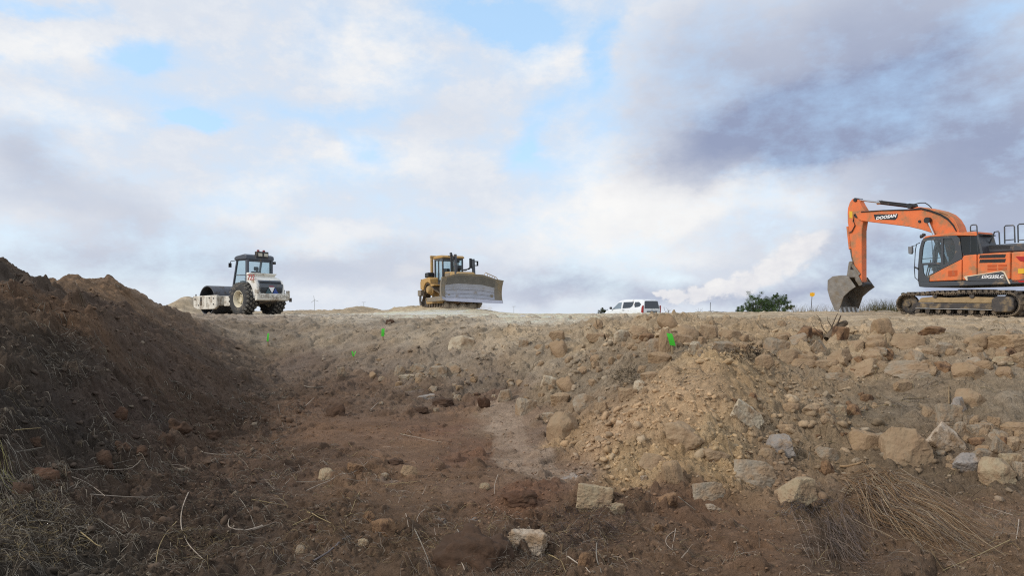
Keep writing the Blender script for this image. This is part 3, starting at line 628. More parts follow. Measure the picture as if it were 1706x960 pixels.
 (350,725,34,20,'b','round','dark round clod next to the root tangle'),
 (865,500,0,0,'','',''),
]
for q in R_:
    if q[2] == 0: continue
    px, py, wp, hp, tone, kind, lab = q
    nm = 'soil_clod' if tone in 'br' else 'rock'
    put_rock(px, py, wp, hp, tone, kind, lab, nm, 'clods on the dark soil' if nm == 'soil_clod' else 'rocks lying on the bank and pit floor', cat='clod' if nm == 'soil_clod' else 'rock')
# the middling stones between them, by stretch of the bank
def scatter(nn, boxf, sizes, tones, label, group, name='stone', cat='stone'):
    for _ in range(nn):
        px, py = boxf(); wp = rnd.uniform(*sizes)*rnd.uniform(.7, 1)
        o = put_rock(px, py, wp, wp*rnd.uniform(.5, .85), rnd.choice(tones), rnd.choice(['block', 'slab', 'lump', 'round', 'block']), label, name, group, cat, rnd.uniform(0, 6.28), .3, .3)
scatter(42, lambda: (rnd.uniform(1040, 1330), rnd.gauss(566, 16)), (10, 24), 'tdtgdt', 'one of the smaller tan stones packed along the rubble ridge', 'smaller stones of the rubble ridge')
scatter(52, lambda: (rnd.uniform(1330, 1700), rnd.uniform(552, 622)), (13, 36), 'tdtgdo', 'one of the smaller stones on the bank edge below the excavator', 'smaller stones below the excavator')
scatter(38, lambda: (rnd.gauss(1630, 50), rnd.uniform(695, 795)), (13, 32), 'ggtdto', 'one of the small stones filling the right rock pile', 'small stones of the right rock pile')
scatter(34, lambda: (rnd.uniform(860, 1080), rnd.uniform(560, 670)), (9, 22), 'dtdgd', 'one of the dusty stones strewn over the middle of the bank', 'stones on the middle bank')
scatter(26, lambda: (rnd.uniform(620, 860), rnd.gauss(632, 16)), (8, 18), 'gdgd', 'one of the grey stones scattered low on the left bank', 'stones on the left bank')
scatter(36, lambda: (rnd.uniform(1200, 1460), rnd.uniform(640, 800)), (9, 18), 'tdtod', 'one of the small stones scattered over the gravelly slope right of the heap', 'small stones right of the heap')

# ================================================================== LOOSE RUBBLE AND CRUMBS (uncountable)
def attr_mat(name, v=.2, sc=30):
    m = bpy.data.materials.new(name); m.use_nodes = True; nt = m.node_tree; nn = nt.nodes; LL = nt.links
    b = nn['Principled BSDF']; b.inputs['Roughness'].default_value = .93; b.inputs['Specular IOR Level'].default_value = .15
    a = nn.new('ShaderNodeAttribute'); a.attribute_name = 'soil'; t = nn.new('ShaderNodeTexCoord'); q = nn.new('ShaderNodeTexNoise'); q.inputs['Scale'].default_value = sc; q.inputs['Detail'].default_value = 6
    LL.new(t.outputs['Object'], q.inputs['Vector']); mr = nn.new('ShaderNodeMapRange'); mr.inputs[1].default_value = .3; mr.inputs[2].default_value = .7; mr.inputs[3].default_value = 1-v; mr.inputs[4].default_value = 1+v
    LL.new(q.outputs[0], mr.inputs[0]); s = nn.new('ShaderNodeVectorMath'); s.operation = 'SCALE'; LL.new(a.outputs['Color'], s.inputs[0]); LL.new(mr.outputs[0], s.inputs['Scale']); LL.new(s.outputs[0], b.inputs['Base Color'])
    bp = nn.new('ShaderNodeBump'); bp.inputs['Strength'].default_value = .6; bp.inputs['Distance'].default_value = .01; q2 = nn.new('ShaderNodeTexNoise'); q2.inputs['Scale'].default_value = 90; q2.inputs['Detail'].default_value = 6
    LL.new(t.outputs['Object'], q2.inputs['Vector']); LL.new(q2.outputs[0], bp.inputs['Height']); LL.new(bp.outputs[0], b.inputs['Normal'])
    return m
M_CRUMB = attr_mat('loose_rubble'); R = np.random.RandomState(11)
def rubble(name, label, nn, lo, hi, accept, smin, smax, sub, stone_frac, sexp=2.2):
    shapes = [rock_shape(200+k, sub, 30, 8, (1, .8, .6), .2) for k in range(8)]
    VV, FF, CC = [], [], []; off = 0
    nn = int(nn*1.08); a = R.uniform(math.atan((-90-CX)/F), math.atan((1860-CX)/F), nn); r = np.exp(R.uniform(math.log(lo), math.log(hi), nn))
    x = r*np.sin(a); y = r*np.cos(a); S5 = soil_at(x, y); px = CX+F*x/y
    size = smin+(smax-smin)*R.uniform(0, 1, nn)**sexp
    keep = R.uniform(0, 1, nn) < accept(px, y, S5, x)
    x, y, S5, size = x[keep], y[keep], S5[keep], size[keep]
    z = gz_np(x, y); k = len(x)
    for i in range(8):
        m = np.arange(k) % 8 == i; mm = m.sum()
        if not mm: continue
        v, f = shapes[i]
        th = R.uniform(0, 6.28, mm); ph = R.uniform(-.7, .7, mm); ct, st, cp, sp = np.cos(th), np.sin(th), np.cos(ph), np.sin(ph)
        s3 = size[m][:, None]*R.uniform(.6, 1.1, (mm, 3))*.5
        V = v[None]*s3[:, None, :]
        X = V[..., 0]*cp[:, None]+V[..., 2]*sp[:, None]; Zz = -V[..., 0]*sp[:, None]+V[..., 2]*cp[:, None]; Y = V[..., 1]
        X2 = X*ct[:, None]-Y*st[:, None]; Y2 = X*st[:, None]+Y*ct[:, None]
        V = np.stack([X2+x[m][:, None], Y2+y[m][:, None], Zz+z[m][:, None]+size[m][:, None]*.12], -1)
        VV.append(V.reshape(-1, 3)); FF.append((f[None]+(np.arange(mm)*len(v))[:, None, None]+off).reshape(-1, 3)); off += mm*len(v)
        c = S5[m][:, :3]*R.uniform(.8, 1.25, (mm, 1)); stn = R.uniform(0, 1, mm) < stone_frac
        c = np.where(stn[:, None], c*.6+np.array([.16, .135, .10])*R.uniform(.6, 1.1, (mm, 1)), c)
        CC.append(np.repeat(c, len(v), 0))
    me = pymesh(name, np.concatenate(VV), np.concatenate(FF), M_CRUMB, False, np.clip(np.concatenate(CC), .01, .6))
    o = bpy.data.objects.new(name, me); C.objects.link(o); tag(o, label, name.replace('_', ' '), kind='stuff'); return k
den_ = lambda px, y, s, x: np.clip(s[:, 4]*.75, 0, 1)
isheap = lambda px, y: ((px > np.interp(y, [5.6, 6.2, 7.2, 8.3, 9.2], [1000, 930, 985, 1090, 1160])) & (px < 1345) & (y > 5.5) & (y < 9.2))
rubble('loose_crumbs', 'tiny soil crumbs and grit strewn over the whole pit floor and bank', 42000, 3.5, 14, lambda px, y, s, x: np.clip(.25+s[:, 4]*.5, 0, 1)*np.clip(.6+1.2*fbm(x*1.5, y*1.5, 3, 88), .1, 1), .008, .034, 1, .12, 2.0)
rubble('heap_gravel', 'loose gravel and crumbly lumps covering the tan heap', 16000, 5.5, 9.2, lambda px, y, s, x: isheap(px, y)*np.clip(.45+1.6*fbm(x*1.6, y*1.6, 3, 68), .08, 1), .010, .075, 2, .05, 4.0)
rubble('bank_rubble', 'small broken stones and clods littering the bank', 16000, 5.8, 17, lambda px, y, s, x: np.clip((s[:, 4]-.45)*1.4, 0, 1)*(px > 380)*np.clip(.5+1.3*fbm(x*1.1, y*1.1, 3, 98), .05, 1), .025, .14, 2, .25, 3.0)
rubble('mound_clods', 'dark crumbly clods lying over the soil mounds', 15000, 4.2, 15, lambda px, y, s, x: (px < 430)*np.clip(.5+1.4*fbm(x*1.3, y*1.3, 3, 118), .05, 1)*np.where(y < 5.5, .5, 1), .015, .085, 2, .05, 3.6)
rubble('plateau_stones', 'scattered stones lying on the plateau around the excavator tracks', 3500, 14, 34, lambda px, y, s, x: np.where((px > 1480) & (y > 20.5) & (y < 25), .7, .04), .03, .15, 2, .3, 2.5)

# ================================================================== STRAW, ROOTS, TWIGS
class Tubes:
    def __init__(s): s.v, s.f, s.c = [], [], []; s.n = 0
    def add(s, pts, r, col, taper=.4, sides=3):
        pts = [Vector(p) for p in pts]; k = len(pts)
        for i, p in enumerate(pts):
            d = (pts[min(i+1, k-1)]-pts[max(i-1, 0)]).normalized() if k > 1 else Vector((1, 0, 0))
            u = d.cross(Vector((.1, .2, 1))); u = u.normalized() if u.length > 1e-4 else Vector((1, 0, 0)); w_ = d.cross(u)
            rr = r*(1-(1-taper)*i/(k-1))
            for q in range(sides):
                a = 2*math.pi*q/sides; s.v.append(tuple(p+u*(math.cos(a)*rr)+w_*(math.sin(a)*rr))); s.c.append(col)
        for i in range(k-1):
            for q in range(sides):
                a = s.n+i*sides+q; b = s.n+i*sides+(q+1) % sides; s.f.append((a, b, b+sides, a+sides))
        s.n += k*sides
    def build(s, name, m, parent=None):
        me = pymesh(name, s.v, s.f, m, True, np.array(s.c)); o = bpy.data.objects.new(name, me); C.objects.link(o)
        if parent: o.parent = parent
        return o
M_STRAW = attr_mat('dry_straw', .15, 60)
def catm(P_, sub=4):
    out = []; k = len(P_)
    for i in range(k-1):
        p0, p1, p2, p3 = P_[max(i-1, 0)], P_[i], P_[i+1], P_[min(i+2, k-1)]
        for j in range(sub):
            t = j/sub; out.append(.5*((2*p1)+(p2-p0)*t+(2*p0-5*p1+4*p2-p3)*t*t+(3*p1-p0-3*p2+p3)*t**3))
    out.append(P_[-1]); return out
GREYS = rgb(138, 130, 118); STRAWC = rgb(160, 142, 106); DARKR = rgb(92, 80, 68); PALE = rgb(176, 162, 146)
def strand(T, x, y, L_, th, lift, r, c, curl=.4, up=0):
    pts = []; k = 5; dx, dy = math.cos(th), math.sin(th); bend = rnd.uniform(-curl, curl)
    for i in range(k):
        t = i/(k-1); xx = x+dx*L_*t-dy*bend*L_*t*t; yy = y+dy*L_*t+dx*bend*L_*t*t
        pts.append(Vector((xx, yy, gz(xx, yy)+lift*math.sin(t*math.pi)+up*t+.006)))
    T.add(pts, r, c)
def straw_patch(name, label, nn, boxes, lmin, lmax, cols, r=(.0008, .0022), curl=.5, lift=.03, clump=True, upf=.12):
    T = Tubes(); cnt = 0
    while cnt < nn:
        bx = rnd.choices(boxes, [b[4] for b in boxes])[0]
        px = rnd.uniform(bx[0], bx[1]); py = rnd.uniform(bx[2], bx[3]); h0 = hit(px, py); kk = rnd.choice([1, 2, 5, 9]) if clump else 1
        th0 = rnd.uniform(-.7, .7)+(math.pi if rnd.random() < .5 else 0)
        for _ in range(kk):
            L_ = rnd.uniform(lmin, lmax)*rnd.uniform(.4, 1); x = h0.x+rnd.gauss(0, .07); y = h0.y+rnd.gauss(0, .07)
            c = rnd.choice(cols); f_ = rnd.uniform(.6, 1.15); c = tuple(q*f_ for q in c)
            strand(T, x, y, L_, th0+rnd.gauss(0, .7), rnd.uniform(0, lift), rnd.uniform(*r)*1.25*h0.y/5, c, curl*.7, rnd.uniform(.03, .15)*L_*6 if rnd.random() < upf else 0); cnt += 1
    tag(T.build(name, M_STRAW), label, name.replace('_', ' '), kind='stuff')
straw_patch('loose_straw', 'grey straw and dead stalks strewn over the dark mound and left foreground', 3900, [(0, 240, 590, 960, 5), (240, 470, 640, 960, 4), (0, 120, 780, 960, 4), (0, 300, 470, 600, .8)], .04, .17, [GREYS, DARKR, GREYS, rgb(130, 118, 98), DARKR, rgb(158, 148, 132)], (.0007, .0021), .25)
straw_patch('root_litter', 'fine dead roots and straw scattered over the middle and right foreground', 2300, [(430, 760, 740, 960, 5), (700, 1010, 850, 960, 4), (1000, 1706, 850, 960, 2.5), (550, 800, 650, 760, .6), (1300, 1700, 780, 960, 2.5), (860, 1400, 560, 800, 1)], .03, .16, [GREYS, DARKR, STRAWC, PALE], (.0006, .0017))
straw_patch('bank_stalks', 'dead stalks caught among the stones and clods of the bank', 260, [(420, 1100, 545, 660, 2), (1100, 1700, 540, 650, 3), (1300, 1700, 620, 720, 2)], .08, .4, [GREYS, STRAWC, DARKR, DARKR], (.0009, .002))
def tangle(cpx, cpy, rw, rh, nn, label, cols, rr=.0011, zh=.09):
    T = Tubes()
    for _ in range(nn):
        a = rnd.uniform(0, 6.28); q = math.sqrt(rnd.random()); px = cpx+rw*q*math.cos(a); py = cpy+rh*q*math.sin(a); h0 = hit(px, py); p = Vector(h0)
        p.z += rnd.uniform(0, zh)*(1-q*.8); d = Vector((rnd.gauss(0, 1), rnd.gauss(0, 1), rnd.gauss(0, .4))).normalized(); pts = []
        for k in range(6):
            pts.append(p.copy()); d = (d+Vector((rnd.gauss(0, .45), rnd.gauss(0, .45), rnd.gauss(0, .3)))).normalized(); p = p+d*rnd.uniform(.01, .032)
            g = gz(p.x, p.y); p.z = max(p.z, g+.003)
        c = rnd.choice(cols); f_ = rnd.uniform(.6, 1.2); T.add(pts, rnd.uniform(.6, 1.5)*rr*h0.y/4.5, tuple(v*f_ for v in c))
    tag(T.build('root_tangle', M_STRAW), label, 'roots', 'tangles of dead roots', 'stuff')
tangle(985, 880, 70, 42, 420, 'dark matted root tangle right of the white-frosted boulder', [DARKR, rgb(80, 66, 66), rgb(110, 96, 90)])
tangle(840, 940, 90, 40, 330, 'pale spiky root tangle on the huge soil-covered boulder', [GREYS, DARKR])
tangle(350, 830, 80, 40, 380, 'blackish fibrous root mat in the left foreground', [rgb(60, 54, 50), DARKR, rgb(70, 62, 56)])
tangle(60, 890, 90, 60, 420, 'grey straw tangle in the lower left corner', [GREYS, STRAWC, DARKR], .0014)
tangle(120, 600, 45, 50, 300, 'dark root ball hanging in the hollow of the big mound', [DARKR, rgb(64, 56, 50), GREYS], .0012, .16)
tangle(455, 690, 60, 40, 240, 'loose twig tangle where the mound meets the pit floor', [GREYS, DARKR], .0011)
tangle(1235, 592, 34, 12, 160, 'dark twig tangle caught in the rubble ridge', [DARKR, rgb(70, 60, 52)], .0016, .12)
tangle(1045, 632, 22, 16, 160, 'small dead grass tuft on the left flank of the heap', [rgb(96, 84, 64), DARKR], .0013, .1)
tangle(870, 555, 40, 20, 60, 'sparse twigs on the bank under the plateau edge', [DARKR, GREYS], .0013, .1)
tangle(1340, 850, 45, 18, 150, 'grey-blue root tuft beside the pale yellow block', [rgb(100, 96, 100), DARKR], .001)
tangle(330, 910, 60, 30, 200, 'brown root mat at the bottom edge left of centre', [rgb(80, 66, 48), DARKR, STRAWC])
def twig(cr, pts, r, c, label, lift=.012, name='twig', sides=5, forks=0):
    ox, oy, s = cr; W = []
    for p in pts:
        h = hit(ox+p[0]/s, oy+p[1]/s); W.append(h+Vector((0, 0, lift)))
    # keep the run of depths smooth so that the stick does not jump over hollows
    for _ in range(2):
        W = [W[0]]+[(W[i-1]+W[i]*2+W[i+1])/4 for i in range(1, len(W)-1)]+[W[-1]] if len(W) > 2 else W
    T = Tubes(); W2 = catm(W, 5)
    for q in W2: q.z = max(q.z, gz(q.x, q.y)+r)
    W2 = [W2[0]]+[(W2[i-1]+W2[i]+W2[i+1])/3 for i in range(1, len(W2)-1)]+[W2[-1]]; T.add(W2, r*1.35, c, .5, sides)
    for _ in range(forks):
        i = rnd.randrange(len(W2)//3, len(W2)-1); d = Vector((rnd.gauss(0, 1), rnd.gauss(0, .5), abs(rnd.gauss(0, .6)))).normalized(); q = W2[i]
        T.add([q, q+d*.05, q+d*.09+Vector((.01, 0, .01))], r*.5, c)
    tag(T.build(name, M_STRAW), label, 'twig', 'twigs and dead stalks on the ground')
A = (0, 660, 3.2); B = (420, 700, 3.693); Cc = (420, 500, 3.693); Dd = (850, 720, 3.877); E = (1266, 720, 3.877); G = (1266, 500, 3.693)
TW = [(A,[(480,540),(560,545),(690,550),(840,570),(930,552)],.0024,PALE,'long pale root lying level across the left foreground'),
 (A,[(1005,528),(975,570),(955,650),(952,740),(985,800),(1050,850),(1080,888)],.0032,PALE,'thick pale root hanging down in a C curve, left foreground'),
 (A,[(1275,555),(1320,590),(1330,660),(1360,715)],.0022,GREYS,'short kinked root reaching up from the hooked pale one'),
 (A,[(1400,710),(1360,715),(1290,740),(1210,750),(1200,700),(1220,670)],.0036,PALE,'thick hooked pale root right of the C-shaped one'),
 (A,[(380,450),(450,450),(500,500),(560,545)],.0024,PALE,'bent pale root above the level long one'),
 (A,[(330,410),(450,408),(560,385),(710,350)],.0022,GREYS,'grey stalk sagging along the mound foot'),
 (A,[(500,410),(600,420),(760,400),(900,365),(1020,360),(1025,415)],.0022,PALE,'long pale stalk with a downturned end by the mound foot'),
 (A,[(200,680),(300,690),(420,705),(550,745)],.0022,GREYS,'grey stalk sloping right in the lower left straw'),
 (A,[(430,740),(500,800),(570,855)],.0032,STRAWC,'yellow split straw stalk in the lower left'),
 (A,[(520,672),(580,715),(670,765)],.0022,GREYS,'grey twig crossing above the yellow split straw'),
 (A,[(940,680),(870,740),(820,830),(830,910)],.0024,STRAWC,'forked yellowish root standing left of the C-shaped root'),
 (A,[(610,560),(570,600),(535,640)],.0055,rgb(84,68,54),'stubby brown stick under the long level root'),
 (A,[(80,200),(150,195),(220,188)],.003,STRAWC,'yellow straw on the mound slope near the left border'),
 (A,[(80,315),(160,300),(235,282)],.003,GREYS,'grey straw below the yellow one near the left border'),
 (A,[(1085,320),(1180,322),(1280,348),(1295,300)],.0024,PALE,'looped pale root tip at the edge of the brown floor'),
 (B,[(330,450),(400,400),(500,385),(560,365),(620,340),(660,320),(710,270)],.0026,PALE,'pale forked twig curving up past the rounded cobble'),
 (B,[(270,395),(500,392),(680,395),(810,380)],.0018,GREYS,'straight thin stalk under the rounded cobble'),
 (B,[(820,410),(920,405),(1020,400)],.0022,STRAWC,'short straight straw beside the white powder'),
 (B,[(380,890),(480,830),(550,780),(605,725)],.005,rgb(112,104,102),'thick grey stick slanting up in the middle foreground'),
 (B,[(250,665),(330,620),(400,600),(465,605)],.0028,STRAWC,'lower straw of the crossed yellow pair'),
 (B,[(340,585),(420,620),(490,650)],.0028,STRAWC,'upper straw of the crossed yellow pair'),
 (B,[(660,455),(630,520),(600,600)],.0022,STRAWC,'upright thin straw in the middle foreground'),
 (B,[(910,95),(1000,110),(1100,135),(1190,155)],.0026,PALE,'lone pale twig lying on the smooth brown floor'),
 (B,[(1190,770),(1240,840),(1290,900),(1310,950)],.004,PALE,'thick pale root over the huge boulder'),
 (B,[(1265,690),(1310,750),(1330,830),(1320,900)],.003,GREYS,'upright branching root on the huge boulder'),
 (B,[(1000,690),(1040,770),(1080,850),(1100,950)],.0026,GREYS,'grey root hanging left of the huge boulder'),
 (B,[(945,590),(955,640),(960,680)],.002,PALE,'short upright twig left of the tiny curled one'),
 (B,[(1060,565),(1010,600),(1000,635),(1020,640)],.002,PALE,'tiny curled twig above the huge boulder'),
 (B,[(1515,345),(1460,430),(1490,470)],.0022,PALE,'hooked pale twig left of the rust-red clod'),
 (B,[(120,155),(170,120),(220,95)],.0024,GREYS,'short twig at the right end of the loose twig tangle'),
 (B,[(0,510),(100,520),(220,543)],.0026,STRAWC,'straight straw left of the crossed yellow pair'),
 (B,[(0,700),(60,680),(150,640)],.006,rgb(126,112,98),'knobbly pale root end left of the crossed yellow pair'),
 (Cc,[(160,650),(165,700),(195,790)],.0028,GREYS,'upright grey twig in the loose twig tangle'),
 (Cc,[(730,690),(760,655),(785,635)],.004,PALE,'bright short stick on the pit floor'),
 (Cc,[(325,660),(350,640),(385,610)],.004,PALE,'pale splinter of wood on the pit floor'),
 (Cc,[(320,535),(350,552),(400,555),(460,540)],.006,GREYS,'dead curved branch at the foot of the left bank'),
 (Dd,[(560,740),(545,800),(560,880),(590,930)],.003,GREYS,'bent grey root under the dark root tangle'),
 (Dd,[(80,680),(180,690),(260,730),(320,760)],.0022,PALE,'pale stalk arching over the white-frosted boulder'),
 (Dd,[(240,805),(300,830),(350,880),(360,925)],.003,STRAWC,'arched brown stalk at the bottom centre'),
 (Dd,[(370,820),(440,870),(520,930)],.0035,PALE,'pale stick slanting down at the bottom centre'),
 (Dd,[(1060,655),(1010,670),(985,720),(1000,760),(1050,780)],.0018,PALE,'ring-shaped pale stalk on bare soil'),
 (Dd,[(1070,640),(1065,700),(1045,775)],.0018,PALE,'straight stalk crossing the ring-shaped one'),
 (Dd,[(1085,440),(1140,480),(1195,520)],.0024,GREYS,'grey stalk before the orange-brown pale-rimmed stone'),
 (E,[(520,237),(600,238),(660,240),(690,225),(685,195)],.009,rgb(150,124,94),'thick hooked tan root at the top of the dry grass'),
 (E,[(1670,580),(1670,650),(1655,710)],.0028,PALE,'upright pale stalk near the right border'),
 (E,[(1620,715),(1500,780),(1300,860),(1180,915)],.0024,STRAWC,'long straight stalk at the lower right'),
 (E,[(1640,555),(1560,525),(1430,490)],.0018,PALE,'thin stalk right of the dry grass'),
 (G,[(1345,200),(1400,165),(1460,130)],.008,rgb(150,128,96),'pale stick pointing to the excavator track'),
 (G,[(850,260),(930,270),(1090,260),(1110,245)],.007,rgb(128,108,84),'long thin root on the bank below the excavator'),
 (G,[(1280,375),(1350,370),(1420,380)],.006,rgb(70,60,54),'dark thin root under the forked tan rock'),
 (G,[(1163,650),(1160,590),(1163,530)],.006,rgb(150,128,98),'upright dry stalk above the right rock pile')]
for t in TW: twig(*t)
# dead branch and broken log at the plateau edge
T = Tubes(); p0 = hit(1377, 568)
D0 = p0.y; W3 = lambda px, py, dd=0: at(px, py, D0+dd)
for pts, r in (([(1376,566),(1383,552),(1394,541),(1401,526)], .022), ([(1383,552),(1392,530),(1396,522)], .009), ([(1380,558),(1370,546),(1366,532),(1360,524)], .006), ([(1394,541),(1404,536),(1412,541)], .008), ([(1372,560),(1358,548),(1352,536)], .005), ([(1388,547),(1380,536),(1378,527)], .006)):
    T.add(catm([W3(*p) for p in pts], 4), r, DARKR, .35, 6)
tag(T.build('dead_branch', M_STRAW), 'dark dead branch sticking up at the plateau edge', 'branch')
T = Tubes(); T.add([W3(1378,566,-.05), W3(1390,552), W3(1403,541,.05), W3(1409,538,.08)], .05, rgb(110,96,80), .8, 9)
tag(T.build('broken_log', M_STRAW), 'short broken log lying against the dead branch', 'log')
# dry grass sheaves at the lower right
def sheaf(name, label, nn, s0, ends, cols, r0, lift):
    T = Tubes()
    for _ in range(nn):
        a = s0[0]+rnd.gauss(0, s0[2]); b = s0[1]+rnd.gauss(0, s0[3]); e_ = rnd.choices(ends, [q[4] for q in ends])[0]; ex_ = e_[0]+rnd.gauss(0, e_[2]); ey = e_[1]+rnd.gauss(0, e_[3])
        t0 = rnd.uniform(0, .35); t1 = rnd.uniform(.55, 1); pts = []; bow = rnd.gauss(0, 15); l_ = lift*rnd.random()
        for k in range(7):
            t = t0+(t1-t0)*k/6; px = a+(ex_-a)*t; py = b+(ey-b)*(t**.9)-bow*math.sin(t*math.pi)
            h = basepoint(px, min(py, 958)); g = gz(h[0], h[1]); dd = h[1]
            pts.append(Vector((h[0], h[1], g+.01+l_*math.sin(min(1, t*1.1)*math.pi))))
        c = rnd.choice(cols); f_ = rnd.uniform(.55, 1.2); T.add(pts, rnd.uniform(.6, 1.3)*r0, tuple(v*f_ for v in c), .35)
    tag(T.build(name, M_STRAW), label, 'dry grass')
sheaf('dry_grass_clump', 'big sheaf of flattened tan dry grass at the lower right', 1150, (1425, 815, 16, 14), [(1560,905,26,12,3),(1630,925,24,10,4),(1500,885,20,14,2),(1590,880,20,8,2),(1660,905,20,10,1)], [rgb(160,128,94), rgb(140,112,84), rgb(150,134,118), rgb(112,92,76), rgb(176,156,128)], .0022, .13)
sheaf('dry_grass_clump', 'greyer sparse dry grass trailing down left of the big sheaf', 170, (1370, 855, 22, 14), [(1450,950,20,10,3),(1400,955,20,8,2),(1500,930,16,10,1)], [rgb(120,106,100), rgb(140,122,108), DARKR], .0016, .06)
sheaf('dry_grass_clump', 'yellow-green straw sheaf at the lower left border', 90, (-14, 780, 10, 26), [(30,812,26,14,3),(50,850,22,20,2),(10,880,20,24,2)], [GREYS, rgb(140,134,88), GREYS, DARKR], .0018, .05)
# weeds along the skyline
def tufts(name, label, spots, nn, hh, cols, r0=.004):
    T = Tubes()
    for _ in range(nn):
        px, D = rnd.choice(spots); px += rnd.gauss(0, 9); D += rnd.gauss(0, .4); x = D*(px-CX)/F; z = gz(x, D); h = hh*rnd.uniform(.3, 1.1); lx = rnd.gauss(0, .35)*h; ly = rnd.gauss(0, .3)*h
        c = rnd.choice(cols); f_ = rnd.uniform(.7, 1.2); T.add([Vector((x, D, z-.03)), Vector((x+lx*.3, D+ly*.3, z+h*.55)), Vector((x+lx, D+ly, z+h))], r0, tuple(v*f_ for v in c), .25)
    tag(T.build(name, M_STRAW), label, name.replace('_', ' '), kind='stuff')
tufts('dry_weeds', 'thin dry weeds along the skyline behind the excavator bucket', [(1320+i*7, 36+rnd.uniform(-2, 2)) for i in range(30)], 900, .42, [rgb(150,132,100), rgb(130,114,86), rgb(110,104,70)], .004)
tufts('green_weeds', 'greenish brush between the bucket and the excavator track', [(1450+i*5, 33) for i in range(9)], 420, .62, [rgb(92,90,58), rgb(110,104,70), rgb(84,84,56)], .006)

